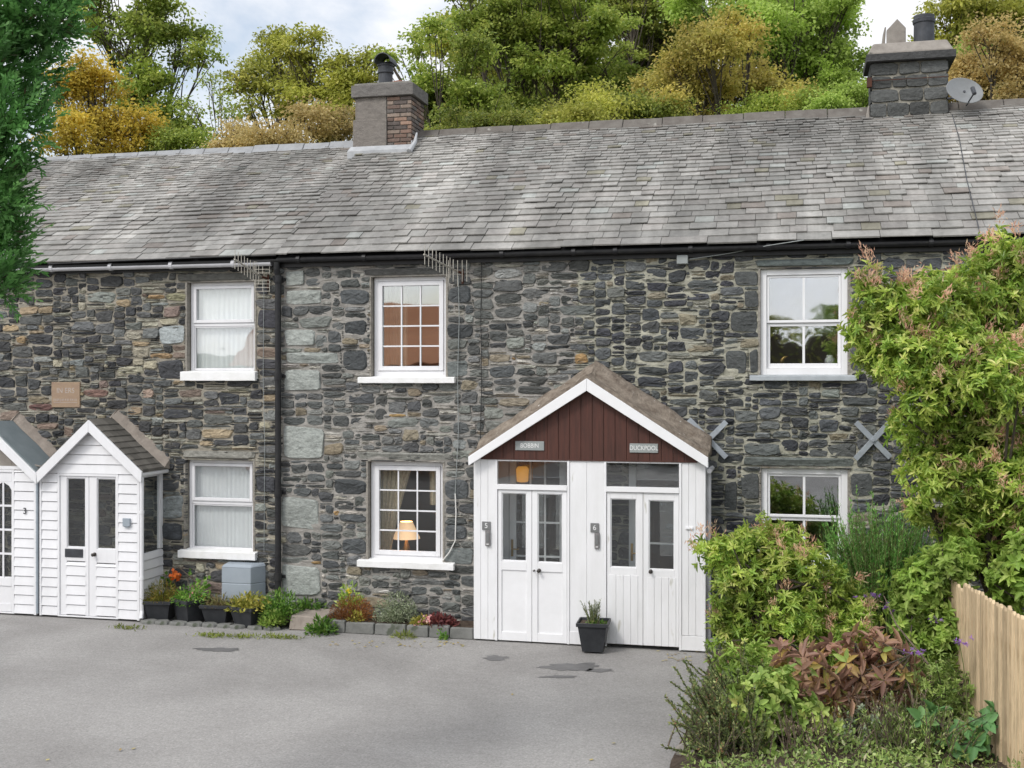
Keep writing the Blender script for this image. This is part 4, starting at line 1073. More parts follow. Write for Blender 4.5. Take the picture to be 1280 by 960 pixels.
# ------------------------------------------------------------------ signs and fittings
def lettering(parent, txt, x, y, z, cap, mat, name='lettering', extr=.0015, sx=1.0):
    c = bpy.data.curves.new(name, 'FONT'); c.body = txt; c.size = cap / 0.69; c.align_x = 'CENTER'; c.align_y = 'CENTER'; c.extrude = extr
    o = bpy.data.objects.new(name, c); COL.objects.link(o); c.materials.append(mat)
    dg = bpy.context.evaluated_depsgraph_get(); me = bpy.data.meshes.new_from_object(o.evaluated_get(dg)); bpy.data.objects.remove(o); bpy.data.curves.remove(c)
    if not me.materials: me.materials.append(mat)
    me.transform(Matrix.Translation(Vector((x, y, z))) @ Matrix.Rotation(math.pi / 2, 4, 'X') @ Matrix.Diagonal((sx, 1, 1, 1)))
    me.name = name
    return link_mesh(name, me, parent)
def plate(name, label, cat, px, mat, y, th=.012, group=None, txt=None, cap=.05, tm='letter', sx=1.0):
    x0, x1, z0, z1 = rect(*px, y=y)
    m = MB(); m.box(x0, x1, y, y + th, z0, z1)
    o = m.build(name, M[mat], bevel=.003, org=((x0 + x1) / 2, y, z0)); tag(o, label, cat, group)
    if txt: lettering(o, txt, (x0 + x1) / 2, y - .0015, (z0 + z1) / 2, cap, M[tm], sx=sx)
    return o
gy = YP - .026
plate('name_sign', 'grey sign reading BOBBIN above the left pair of porch doors', 'sign', (644, 551.5, 680, 563), 'slatesign', gy, group='house name signs', txt='BOBBIN', cap=.055, sx=.85)
plate('name_sign', 'grey sign reading DUCKPOOL above the right pair of porch doors', 'sign', (787, 554.5, 822.5, 566), 'slatesign', gy, group='house name signs', txt='DUCKPOOL', cap=.055, sx=.80)
gy = YP - .016
plate('number_plate', 'small dark plate with the number 5 left of the porch doors', 'sign', (602.5, 652, 613, 662.5), 'numplate', gy, group='house number plates', txt='5', cap=.062)
plate('number_plate', 'small dark plate with the number 6 between the two pairs of doors', 'sign', (738, 654, 748.5, 665.5), 'numplate', gy, group='house number plates', txt='6', cap=.062)
for px, lab in (((606.5, 663, 612.5, 682.5), 'narrow metal key safe under the number 5 plate'), ((743, 666, 749, 686), 'narrow metal key safe under the number 6 plate')):
    o = plate('key_safe', lab, 'key safe', px, 'keysafe', YP - .03, .028, 'key safes')
    x0, x1, z0, z1 = rect(*px, y=YP - .03)
    m = MB(); m.box(x0 + .012, x1 - .012, YP - .036, YP - .0305, z0 + .05, z1 - .03); m.build('cover', M['numplate'], o, bevel=.003)
    m = MB(); m.box(x0 + .015, x1 - .015, YP - .036, YP - .0305, z0 + .018, z0 + .028); m.build('catch', M['letter'], o)
o = plate('intercom_box', 'small grey box on the boards right of the letter plate doors', 'box', (153, 648, 162, 658), 'meter', YP - .04, .026)
m = MB(); x0, x1, z0, z1 = rect(153, 648, 162, 658, y=YP - .04); m.prism([(x0 + .005, z0 - .001), ((x0 + x1) / 2, z0 - .02), (x1 - .005, z0 - .001)], YP - .035, YP - .02); m.build('lower_lip', M['meter'], o)
plate('bell_push', 'tiny white bell push on the boards right of the right door', 'bell', (857, 659, 866, 662), 'upvc', YP - .02, .02)
x, z = on_y(31, 639, YP - .016)
n3 = thing('door_number', 'dark numeral 3 fixed to the white boards of the left porch', 'number', (x, YP - .016, z)); lettering(n3, '3', x, YP - .016, z, .085, M['potgrey'], 'numeral', .004)
ds = MB(); ds.box(DS[0] + .01, DS[1] - .01, -.03, .04, DS[2] + .008, DS[3] - .008)
dso = tag(ds.build('date_stone', M['datestone'], bevel=.006, org=((DS[0] + DS[1]) / 2, 0, DS[2])), 'worn tan sandstone tablet with faint cut lettering high on the dark wall', 'stone tablet')
lettering(dso, 'IN ERS', (DS[0] + DS[1]) / 2, -.0305, DS[2] + .25, .075, M['datecut'], 'lettering', .001, .95)
m = MB(); x = DS[0] + .05
while x < DS[1] - .06:
    m.box(x, x + RND.uniform(.006, .012), -.0318, -.029, DS[2] + .09 + RND.uniform(0, .02), DS[2] + .135); x += RND.uniform(.022, .034)
m.box(DS[0] + .05, DS[1] - .05, -.0315, -.029, DS[2] + .078, DS[2] + .084); m.build('worn_lettering', M['datecut'], dso)
# meter box
x0, x1, z0, z1 = rect(277, 708, 315, 753, y=-.25)
mt = MB(); zs = z0 + (z1 - z0) * .52
for (a, b) in ((z0, zs - .004), (zs + .004, z1 - .02)):
    mt.hexa([(x0, -.25, a), (x1 - .02, -.25, a), (x1 + .10, -.03, a), (x0 - .01, -.03, a), (x0, -.25, b), (x1 - .02, -.25, b), (x1 + .10, -.03, b), (x0 - .01, -.03, b)])
mt.hexa([(x0 + .006, -.244, z0 + .01), (x1 - .03, -.244, z0 + .01), (x1 + .09, -.035, z0 + .01), (x0, -.035, z0 + .01), (x0 + .006, -.244, z1 - .03), (x1 - .03, -.244, z1 - .03), (x1 + .09, -.035, z1 - .03), (x0, -.035, z1 - .03)])
mt.hexa([(x0 - .006, -.256, z1 - .018), (x1 - .018, -.256, z1 - .018), (x1 + .108, -.03, z1 - .018), (x0 - .016, -.03, z1 - .018), (x0 + .02, -.2, z1 + .02), (x1 - .03, -.2, z1 + .02), (x1 + .08, -.03, z1 + .03), (x0 + .01, -.03, z1 + .03)])
tag(mt.build('meter_box', M['meter'], bevel=.006, org=((x0 + x1) / 2, -.1, z0)), 'blue grey plastic meter box on the wall above the plant pots', 'meter box')
# TV aerials at the eaves
def aerial(label, back, front, yb, yf, grid):
    b = on_y(*back, yb); f = on_y(*front, yf); zc = (b[1] + f[1]) / 2
    B = Vector((b[0], yb, b[1])); F = Vector((f[0], yf, f[1]))
    T = thing('tv_aerial', label, 'aerial', tuple(B), 'tv aerials')
    m = MB(); m.tube([B, F], .011, 6); m.build('boom', M['alu'], T)
    for k in range(9):
        e = MB(); p = B.lerp(F, .12 + .86 * k / 8); h = .13 - .002 * k
        e.tube([p + Vector((0, 0, -h)), p + Vector((0, 0, h))], .0045, 6); e.build('element', M['alu'], T)
    g = MB(); W = .12
    side = Vector((1, 0.15, 0)).normalized()
    for s in (-1, 1):
        for k in range(4):
            z_ = s * (.05 + .05 * k); g.tube([B + side * -W * .75 + Vector((0, -.02, z_)), B + side * W + Vector((0, -.02, z_))], .004, 5)
        for sx in (-.75, .2, 1): g.tube([B + side * W * sx + Vector((0, -.02, s * .04)), B + side * W * sx + Vector((0, -.02, s * .21))], .005, 5)
    if grid: g.build('reflector', M['alu'], T)
    else:
        g = MB()
        for k in range(5): 
            xx = -.10 + .06 * k; g.tube([B + side * xx + Vector((0, -.03, -.14 if k != 2 else -.2)), B + side * xx + Vector((0, -.03, .14))], .005, 5)
        g.build('reflector', M['alu'], T)
    br = MB(); br.tube([B + Vector((0, 0, 0)), B + Vector((.05, .12, -.02)), Vector((B.x + .05, .02, B.z - .03))], .016, 6); br.tube([B + Vector((.05, .1, .04)), B + Vector((.05, .1, -.16))], .014, 6); br.build('bracket', M['rust'], T)
aerial('old tv aerial with a grid reflector hanging at the eaves above the net curtained window', (327, 346), (293, 324), -.14, -1.9, True)
aerial('old tv aerial with rusty bracket at the eaves above the upper gridded window', (571, 339), (530, 318), -.14, -2.0, False)
# ------------------------------------------------------------------ ground
def hz_land(x, y):
    if y < 9: return -0.02
    s = min(1, (y - 9) / 30); s = s * s * (3 - 2 * s)
    return -0.02 + 0.15 * (y - 9) * s + 1.2 * noise.noise((x * .03, y * .03, 0)) * s
def sheet(name, xs, ys, zf, mat, kind='structure', smooth=True):
    W = len(xs); vs = [(x, y, zf(x, y)) for y in ys for x in xs]
    fs = [(j * W + i, j * W + i + 1, (j + 1) * W + i + 1, (j + 1) * W + i) for j in range(len(ys) - 1) for i in range(W - 1)]
    m = MB(); m.add(vs, fs); o = m.build(name, mat, smooth=smooth); o['kind'] = kind; return o
M['grassland'] = surf('hill_grass', (0.06, 0.085, 0.03), (0.09, 0.10, 0.04), 0.4, 1.0, 3, 0.5, 0.1)
def land(x, y):
    z = hz_land(x, y)
    if y < -28: z += 0.035 * (-28 - y) * min(1, (-28 - y) / 50)
    return z
sheet('terrain', list(np.linspace(-400, 400, 81)), sorted(set(list(np.linspace(-400, -40, 16)) + list(np.linspace(-40, 100, 57)) + list(np.linspace(100, 500, 12)))), land, M['grassland'])
# asphalt yard
m, nt, out = new_mat('worn_asphalt')
v = mapping(nt, (1, 1, 1), True)
fine = tex_noise(nt, v, 42, 4, 0.8); mid = tex_noise(nt, v, 14, 5, 0.7); big = tex_noise(nt, v, 0.55, 5, 0.62, 0.4)
col = mixc(nt, ramp(nt, big, [(0.36, 0), (0.64, 1)]), (0.235, 0.226, 0.216), (0.305, 0.295, 0.282))
col = mixc(nt, 1.0, col, ramp(nt, fine, [(0.3, 0.68), (0.5, 1.0), (0.72, 1.34)]), 'MULTIPLY')
col = mixc(nt, 1.0, col, ramp(nt, mid, [(0.3, 0.88), (0.7, 1.12)]), 'MULTIPLY')
st = ramp(nt, tex_noise(nt, v, 1.1, 3, 0.5, 1.0), [(0.70, 0), (0.80, 1)])
col = mixc(nt, st, col, (0.20, 0.195, 0.19))
vo = nt.nodes.new('ShaderNodeTexVoronoi'); vo.inputs['Scale'].default_value = 55; nt.links.new(v, vo.inputs['Vector'])
chips = ramp(nt, vo.outputs['Distance'], [(0.10, 1), (0.17, 0)])
pick = ramp(nt, tex_noise(nt, v, 31, 1, 0.5), [(0.55, 0), (0.62, 1)])
mm = nt.nodes.new('ShaderNodeMath'); mm.operation = 'MULTIPLY'; nt.links.new(chips, mm.inputs[0]); nt.links.new(pick, mm.inputs[1])
col = mixc(nt, mm.outputs[0], col, (0.46, 0.45, 0.43))
finish(nt, out, col, 0.9, tex_noise(nt, v, 90, 4, 0.8), 0.5, 0.008, 0.2)
M['asphalt'] = m
sheet('asphalt_yard', list(np.linspace(-40, 30, 71)), list(np.linspace(-45, -0.02, 61)), lambda x, y: 0.0, M['asphalt'])
M['wet'] = surf('damp_dark_asphalt', (0.10, 0.098, 0.097), (0.15, 0.147, 0.145), 4, 0.6, 60, 0.5, 0.004)
M['patch'] = surf('smooth_dark_asphalt', (0.205, 0.198, 0.19), (0.24, 0.232, 0.223), 3, 0.9, 80, 0.4, 0.004)
def blot(name, cx, cy, rx, ry, mat, seed, z=.004, kind='structure'):
    c = on_g(cx, cy); e = on_g(cx + rx, cy); f = on_g(cx, cy - ry)
    a = (e - c).length; b = (f - c).length; vs = [(c.x, c.y, z)]
    n = 40; ux = (e - c).normalized(); uy = (f - c).normalized()
    for k in range(n):
        t = 2 * math.pi * k / n; r = 1 + .6 * noise.noise((math.cos(t) * 1.6, math.sin(t) * 1.6, seed)) + .45 * noise.noise((math.cos(t) * 4, math.sin(t) * 4, seed))
        p = c + ux * (a * r * math.cos(t)) + uy * (b * r * math.sin(t)); vs.append((p.x, p.y, z))
    m = MB(); m.add(vs, [(0, 1 + k, 1 + (k + 1) % n) for k in range(n)]); o = m.build(name, mat); o['kind'] = kind; return o
blot('asphalt_stain', 715, 834, 36, 4.5, M['wet'], 1); blot('asphalt_stain', 620, 823, 14, 3, M['wet'], 2); blot('asphalt_stain', 272, 812, 28, 2.2, M['wet'], 3)
blot('asphalt_stain', 748, 838, 16, 2.0, M['wet'], 12); blot('asphalt_stain', 700, 846, 22, 1.6, M['wet'], 14)

# planting strip along the house, with its kerb
x0 = on_y(330, 790, YP)[0]; x1 = on_y(592, 790, YP)[0]
sheet('planting_soil', list(np.linspace(x0 - .3, x1 - .01, 60)), list(np.linspace(YP + .06, .02, 14)), lambda x, y: .115 + .05 * noise.noise((x * 3, y * 3, 1)) + .02 * noise.noise((x * 11, y * 11, 1)), M['soil'])
kb = MB(); x = on_y(400, 790, YP)[0]
while x < x1 - .05:
    L = RND.uniform(.26, .44); xe = min(x + L, x1 - .01); h = RND.uniform(.13, .165); d = RND.uniform(-.015, .015)
    kb.hexa([(x + .005, YP + d, .0), (xe - .005, YP + d, .0), (xe - .005, YP + .1, .0), (x + .005, YP + .1, .0), (x + .01, YP + d + .012, h), (xe - .01, YP + d + .012, h + RND.uniform(-.015, .015)), (xe - .01, YP + .1, h), (x + .01, YP + .1, h)])
    x += L
tag(kb.build('stone_kerb', M['kerb'], bevel=.01, org=((x0 + x1) / 2, YP, 0)), 'low kerb of grey stone blocks edging the small bed under the lamp window', 'kerb')
sb = MB(); a = on_y(369, 777, -.4); b = on_y(412, 777, -.4)
sb.hexa([(a[0], YP + .0, 0), (b[0], YP + .02, 0), (b[0], -.1, 0), (a[0] + .05, -.08, 0), (a[0] + .02, YP + .03, .19), (b[0] - .02, YP + .05, .18), (b[0] - .02, -.1, .2), (a[0] + .05, -.08, .2)])
tag(sb.build('stone_slab', M['fillet'], bevel=.015, org=(a[0], YP, 0)), 'flat pinkish stone slab between the green clump and the rusty heather', 'stone slab')
k = 0
for px in range(186, 345, 19):
    xx = on_y(px + RND.uniform(-3, 3), 788, -.62)[0]; w_ = RND.uniform(.10, .14)
    s = MB(); n = 9
    ring = [(w_ * (1 + RND.uniform(-.2, .15)) * math.cos(2 * math.pi * i / n), .085 * (1 + RND.uniform(-.2, .2)) * math.sin(2 * math.pi * i / n)) for i in range(n)]
    s.tube_rings([[(xx + p * q, YP - .03 + r * q, z) for p, r in ring] for q, z in ((1.05, .0), (1, .03), (.9, .045))])
    tag(s.build('edging_slate', M['kerb'], org=(xx, YP, 0)), 'flat grey slate lying in the row in front of the black plant pots', 'slate', 'edging slates below the plant pots')

# ------------------------------------------------------------------ foliage builders
def unit(a): return a / np.maximum(1e-9, np.linalg.norm(a, axis=1, keepdims=True))
def leaf_mesh(name, P, D, N, L, W, mat, parent=None, org=None, tint=None, simple=False, fold=.25, droop=.15, wide=.45):
    P = np.asarray(P, dtype=np.float64); n = len(P)
    D = unit(np.asarray(D)); S = unit(np.cross(D, np.asarray(N))); N = np.cross(S, D)
    L = np.broadcast_to(np.asarray(L, dtype=float), (n,))[:, None]; W = np.broadcast_to(np.asarray(W, dtype=float), (n,))[:, None]
    if tint is None: tint = NPR.random(n)
    if simple:
        V = np.stack([P, P + D * L * wide - S * W / 2, P + D * L, P + D * L * wide + S * W / 2], 1); nv = 4
        F = np.arange(n)[:, None] * 4 + np.array([0, 3, 2, 1]); k = 1
    else:
        tip = P + D * L - N * L * droop
        a = P + D * L * wide * .75; b = P + D * L * (wide + .27) - N * L * droop * .4
        V = np.stack([P, a - S * W / 2 + N * W * fold, b - S * W * .40 + N * W * fold, tip, b + S * W * .40 + N * W * fold, a + S * W / 2 + N * W * fold], 1); nv = 6
        base = np.arange(n)[:, None] * 6
        F = np.concatenate([base + np.array([0, 3, 2, 1]), base + np.array([0, 5, 4, 3])], 1).reshape(-1, 4); k = 2
    V = V.reshape(-1, 3)
    o_ = ORG[parent.name] if parent is not None else Vector(org if org is not None else (0, 0, 0))
    V = V - np.array(o_)
    me = bpy.data.meshes.new(name); nf = len(F)
    me.vertices.add(len(V)); me.vertices.foreach_set('co', V.astype(np.float32).ravel())
    me.loops.add(nf * 4); me.loops.foreach_set('vertex_index', F.astype(np.int32).ravel())
    me.polygons.add(nf); me.polygons.foreach_set('loop_start', np.arange(nf, dtype=np.int32) * 4); me.polygons.foreach_set('loop_total', np.full(nf, 4, dtype=np.int32))
    at = me.attributes.new('tint', 'FLOAT', 'FACE'); at.data.foreach_set('value', np.repeat(np.asarray(tint, dtype=np.float32), k))
    me.materials.append(mat); me.update(calc_edges=True); me.validate()
    o = bpy.data.objects.new(name, me); COL.objects.link(o)
    if parent is not None: o.parent = parent
    else: o.location = o_
    ORG[o.name] = o_
    return o
def randu(n): return unit(NPR.normal(size=(n, 3)))
def lobes_px(lst, t, dt=0.0):
    out = []
    for l in lst:
        tt = t + (l[3] if len(l) > 3 else 0) + NPR.normal() * dt
        out.append((np.array(at_t(l[0], l[1], tt)), l[2] * tt / FOC))
    return out
def sample(lobes, n, lo=.55, sq=(1, 1, 1)):
    r2 = np.array([r * r for c, r in lobes]); idx = NPR.choice(len(lobes), n, p=r2 / r2.sum())
    d = randu(n); rad = lo + (1 - lo) * NPR.random(n) ** .6
    C = np.array([lobes[i][0] for i in idx]); R = np.array([lobes[i][1] for i in idx])
    return C + d * (R * rad)[:, None] * np.array(sq), d, idx

def split(lobes, k, f=(.34, .54), at=.62, sq=1.0):
    out = []; par = []
    for i, (c, r) in enumerate(lobes):
        for d in randu(k) * np.array([1, 1, sq]):
            out.append((c + d * r * at * RND.uniform(.7, 1.25), r * RND.uniform(*f))); par.append(i)
    return out, np.array(par)

def curve(a, b, sag, n=6, jit=.1):
    a, b = Vector(a), Vector(b); L = (b - a).length
    o1 = Vector(NPR.normal(size=3)) * jit * L; pts = []
    for i in range(n + 1):
        q = i / n; p = a.lerp(b, q) + o1 * (q * (1 - q)) * 1.4 + Vector((0, 0, sag * L * q * (1 - q)))
        pts.append(p)
    return pts

BARK = M['bark']
def big_tree(name, label, lobes, mat, n_clump, per, size, base_xy, trunk_r, spread=.55, flat=.5, group='trees on the hill behind the roofs', lean=0, bark=BARK):
    cz = min(c[2] for c, r in lobes); mean = np.mean([c for c, r in lobes], 0)
    bx, by = base_xy; bz = land(bx, by) - .1
    T = thing(name, label, 'tree', (bx, by, bz), group)
    tr = MB(); fork = Vector((bx * .6 + mean[0] * .4, by * .6 + mean[1] * .4, bz + max(3.5, (cz - bz) * .62)))
    tp = curve((bx, by, bz), fork, 0, 6, .04); trunk_r *= .75; tr.tube(tp, [trunk_r * (1.25 - .5 * i / 6) if i else trunk_r * 1.5 for i in range(7)], 9)
    sub_, par = split(lobes, 11, (.32, .56))
    C, d, idx = sample(sub_, n_clump, .25, (1, 1, .75)); idx = par[idx]
    for i, (c, r) in enumerate(lobes):
        ctr = Vector(c) - Vector((0, 0, r * .35)); r0 = trunk_r * RND.uniform(.28, .42)
        pts = curve(fork, ctr, .12, 7, .10); tr.tube(pts, [r0 * (1 - .62 * k / 7) for k in range(8)], 7, caps=False)
        mine = np.where(idx == i)[0]
        for j in mine[:max(6, int(len(mine) * .55))]:
            k = RND.randint(4, 7); s = pts[k]
            q = curve(s, C[j], .10, 5, .14); tr.tube(q, [r0 * .30 * (1 - .8 * m / 5) + .012 for m in range(6)], 5, caps=False)
    tr.build('trunk', bark, T, smooth=True)
    per = int(per * 1.15); n = n_clump * per; size = size * .72; spread = spread * .66; flat = flat * .8
    ci = np.repeat(np.arange(n_clump), per); sp = spread * NPR.uniform(.6, 1.35, n_clump)[ci]
    g = np.clip(NPR.normal(size=(n, 3)), -1.9, 1.9) * np.array([1, 1, flat]); P = C[ci] + g * sp[:, None]
    D = randu(n) * .8 + g * .4 + np.array([0, 0, -.35]); N = randu(n) * .75 + np.array([0, 0, 1.0])
    tint = np.clip(NPR.random(n_clump)[ci] * .55 + NPR.random(n) * .5, 0, 1)
    s = size * NPR.uniform(.7, 1.35, n)
    leaf_mesh('crown', P, D, N, s, s * .62, mat, T, tint=tint, simple=True)
    return T

LG_ = lambda n, stops, **k: leaf_mat(n, stops, **k)
F_green = LG_('summer_green_leaves', [(0, (0.16, 0.24, 0.045)), (.5, (0.32, 0.41, 0.075)), (1, (0.54, 0.58, 0.14))], trans=.5, clump=.35)
F_bright = LG_('bright_green_leaves', [(0, (0.20, 0.30, 0.05)), (.5, (0.36, 0.50, 0.09)), (1, (0.54, 0.66, 0.18))], trans=.5, clump=.35)
F_olive = LG_('olive_autumn_leaves', [(0, (0.22, 0.25, 0.045)), (.5, (0.42, 0.44, 0.08)), (1, (0.64, 0.60, 0.15))], trans=.5, clump=.35)
F_yellow = LG_('yellow_autumn_leaves', [(0, (0.36, 0.30, 0.045)), (.5, (0.62, 0.48, 0.075)), (1, (0.80, 0.62, 0.12))], trans=.5, clump=.35)
F_amber = LG_('amber_autumn_leaves', [(0, (0.30, 0.29, 0.06)), (.5, (0.49, 0.43, 0.10)), (1, (0.68, 0.54, 0.17))], trans=.5, clump=.35)
F_tan = LG_('tan_seeding_leaves', [(0, (0.34, 0.27, 0.10)), (.5, (0.52, 0.40, 0.16)), (1, (0.64, 0.52, 0.25))], trans=.5, clump=.35)
F_dark = LG_('dark_oak_leaves', [(0, (0.11, 0.16, 0.03)), (.5, (0.24, 0.29, 0.055)), (1, (0.42, 0.41, 0.10))], trans=.5, clump=.3)
def tree_px(label, t, lst, mat, ncl, per, size, tr=.28, spread=.5, flat=.5, name='broadleaf_tree', bx=None, jit=1.2):
    lb = lobes_px(lst, t, jit); m = np.mean([c for c, r in lb], 0)
    b = at_t(bx, 200, t) if bx is not None else Vector(m)
    return big_tree(name, label, lb, mat, ncl, per, size, (b.x, b.y), tr, spread, flat)
tree_px('tall green tree with long arching bare limb, above the left ridge', 62, [(150, 25, 62), (225, 52, 38), (108, -20, 70), (190, 95, 32), (255, 70, 24), (212, 150, 36), (240, 165, 26), (160, 110, 40), (195, 10, 35)], F_green, 330, 62, .30, .34, bx=165)
tree_px('yellow leaved tree rising over the left roof beside the dark conifer', 50, [(118, 125, 50), (95, 165, 46), (165, 160, 40), (75, 110, 30), (140, 185, 40), (105, 95, 30)], F_yellow, 260, 62, .22, .22, bx=125)
tree_px('round olive green tree left of the brick chimney', 60, [(350, 78, 42), (325, 100, 40), (395, 75, 45), (430, 105, 48), (365, 118, 40), (455, 90, 35), (310, 128, 22), (345, 50, 22), (420, 140, 40)], F_olive, 300, 66, .27, .36, bx=362)
tree_px('low tan seeding bushy tree right behind the left ridge', 44, [(300, 168, 22), (340, 160, 28), (385, 155, 30), (425, 160, 28), (365, 178, 30), (280, 190, 20), (320, 185, 24)], F_tan, 150, 70, .19, .14, bx=370)
tree_px('thin twiggy green tree in the sky gap left of the round olive tree', 52, [(262, 98, 14), (240, 130, 16), (285, 140, 13), (255, 165, 14), (275, 120, 10)], F_green, 34, 30, .20, .12, bx=285)
tree_px('loose green tree directly right of the brick chimney', 56, [(560, 105, 46), (545, 150, 40), (590, 135, 42), (520, 55, 16), (545, 40, 18), (500, 62, 12), (580, 70, 34), (525, 120, 26), (610, 160, 40), (480, 68, 8)], F_green, 330, 62, .26, .22, bx=590)
tree_px('big spreading green oak with dark forked limbs in the middle', 66, [(640, 40, 62), (600, 20, 42), (690, 60, 62), (730, 20, 60), (680, 0, 60), (640, 100, 48), (700, 120, 45), (760, 80, 50), (590, -20, 40), (650, 150, 40)], F_green, 620, 64, .30, .42, bx=680)
tree_px('dark leaved oak behind the middle of the roof', 76, [(720, 120, 62), (790, 60, 62), (780, 130, 55), (660, 130, 55), (830, 20, 52), (790, -20, 60), (840, 110, 50)], F_dark, 640, 66, .34, .45, bx=770)
tree_px('rounded olive brown tree just over the middle ridge', 46, [(735, 130, 34), (705, 145, 28), (765, 140, 30), (735, 160, 40)], F_olive, 150, 74, .19, .2, bx=735)
tree_px('amber autumn tree in front of the bright green one', 52, [(890, 60, 46), (850, 95, 42), (920, 95, 46), (880, 120, 48), (820, 110, 30), (935, 50, 26), (910, 30, 26), (960, 115, 32), (840, 140, 36), (1000, 120, 22), (990, 135, 30)], F_amber, 360, 64, .22, .32, bx=895)
tree_px('tall bright green tree left of the stone chimney', 62, [(960, 40, 56), (1010, 60, 56), (1040, 100, 46), (1030, 20, 46), (980, 0, 50), (930, 20, 45), (1060, 70, 30), (1000, 120, 46), (870, 10, 42), (1055, 10, 26)], F_bright, 520, 64, .29, .36, bx=1000)
tree_px('yellow green bush showing just left of the stone chimney', 44, [(1065, 128, 22), (1040, 140, 22), (1090, 118, 20), (690, 163, 8)], F_bright, 90, 70, .16, .12, bx=1060)
tree_px('tan and amber tree behind the satellite dish', 50, [(1235, 85, 46), (1200, 100, 34), (1270, 95, 44), (1240, 50, 34), (1290, 60, 40), (1210, 125, 30)], F_tan, 260, 64, .21, .26, bx=1240)
tree_px('dark green tree at the upper right corner over the pot', 66, [(1190, 20, 46), (1240, 0, 56), (1170, 55, 24), (1275, 25, 46), (1210, 60, 30), (1225, 45, 26)], F_olive, 260, 62, .30, .32, bx=1215)
tree_px('pale green tree between the dark and the tan trees on the right', 58, [(1215, 70, 24), (1235, 90, 26), (1195, 75, 18)], F_bright, 80, 60, .24, .2, bx=1225)

tree_px('dark green bush low behind the ridge right of the brick chimney', 48, [(560, 160, 26), (600, 165, 28), (640, 160, 28), (530, 165, 18)], F_dark, 150, 70, .19, .12, bx=590)
tree_px('dark green bush low behind the middle of the ridge', 50, [(680, 150, 28), (800, 150, 30), (830, 140, 28), (770, 155, 24)], F_dark, 170, 70, .19, .12, bx=800)
tree_px('green bush low behind the ridge left of the stone chimney', 50, [(960, 135, 26), (1000, 130, 26), (930, 145, 22), (1075, 130, 18)], F_green, 140, 70, .18, .12, bx=985)
tree_px('low green bush between the yellow tree and the tan bushy tree', 52, [(215, 175, 20), (245, 180, 18), (190, 180, 20)], F_green, 70, 66, .19, .10, bx=215)

tree_px('far green tree high behind the amber one', 84, [(860, 20, 60), (800, 60, 60), (900, 80, 62), (850, 120, 60), (930, 20, 60)], F_green, 420, 66, .36, .4, bx=860)
tree_px('far mid green tree behind the brick chimney side of the oak', 84, [(600, 60, 62), (560, 120, 56), (640, 120, 60), (660, 30, 56), (600, 150, 56)], F_olive, 420, 66, .36, .4, bx=610)
tree_px('far bright green tree behind the stone chimney', 84, [(1010, 60, 60), (1050, 110, 52), (960, 100, 60), (1000, 140, 50), (1000, -10, 56)], F_bright, 420, 66, .36, .4, bx=1005)
tree_px('far green tree at the right edge behind the tan one', 80, [(1240, 20, 56), (1280, 60, 60), (1200, 80, 40), (1250, 110, 50)], F_green, 340, 66, .34, .4, bx=1250)
tree_px('far dark green tree behind the big oak', 86, [(710, 30, 70), (760, 100, 70), (690, 110, 66), (760, -10, 60)], F_dark, 420, 66, .36, .4, bx=720)
# ------------------------------------------------------------------ dark conifer hanging in from the left
F_conifer = leaf_mat('conifer_scales', [(0, (0.16, 0.085, 0.035)), (.07, (0.10, 0.07, 0.03)), (.14, (0.045, 0.115, 0.028)), (.5, (0.10, 0.27, 0.062)), (.85, (0.19, 0.42, 0.115)), (1, (0.30, 0.54, 0.19))], trans=.35, clump=2.5, cl=(.7, 1.25))
tl = 7.6
lb = lobes_px([(-65, -40, 110), (25, 10, 58), (-52, 100, 88), (28, 85, 44), (-70, 220, 94), (-14, 205, 38), (-55, 320, 70), (-8, 345, 34), (48, -30, 50), (16, 150, 40), (-4, 290, 32), (-15, 250, 34), (68, -25, 28), (56, 35, 28)], tl, .08)
b0 = at_t(-150, 475, tl)
CT = thing('conifer_tree', 'dark green feathery conifer hanging into the upper left corner', 'tree', (b0.x, b0.y, 0))
tr = MB(); tr.tube([(b0.x, b0.y, -.1), (b0.x + .02, b0.y, 2.2), (b0.x + .1, b0.y + .05, 4.5), (b0.x + .2, b0.y, 7.5)], [.24, .19, .15, .06], 10)
n = 3400
P, d, idx = sample(lb, n, .62)
for j in range(0, n, 26):
    s = Vector((b0.x + .08, b0.y, max(3.2, P[j][2] - .5))); tr.tube(curve(s, P[j] - d[j] * .08, .1, 5, .06), [.028, .022, .016, .011, .007, .004], 5, caps=False)
tr.build('trunk', M['bark'], CT, smooth=True)
ax = unit(d * .8 + np.array([0.05, 0, .55]) + NPR.normal(size=(n, 3)) * .35)
per = 16; k = np.tile(np.arange(per), n) / per; ci = np.repeat(np.arange(n), per)
side = unit(np.cross(ax, d + .01))[ci]; sg = np.where(np.arange(n * per) % 2 == 0, 1, -1)[:, None]
L = .17 * NPR.uniform(.7, 1.3, n)[ci]
pos = P[ci] + ax[ci] * (k * L)[:, None]
D = ax[ci] * .9 + side * sg * .75 * (1 - .4 * k)[:, None] + NPR.normal(size=(n * per, 3)) * .22
leaf_mesh('crown', pos, D, d[ci] + NPR.normal(size=(n * per, 3)) * .3, .062 * (1.1 - .5 * k), .017, F_conifer, CT, tint=np.clip(NPR.random(n)[ci] * .55 + k * .35 + NPR.random(n * per) * .15, 0, 1), simple=True)

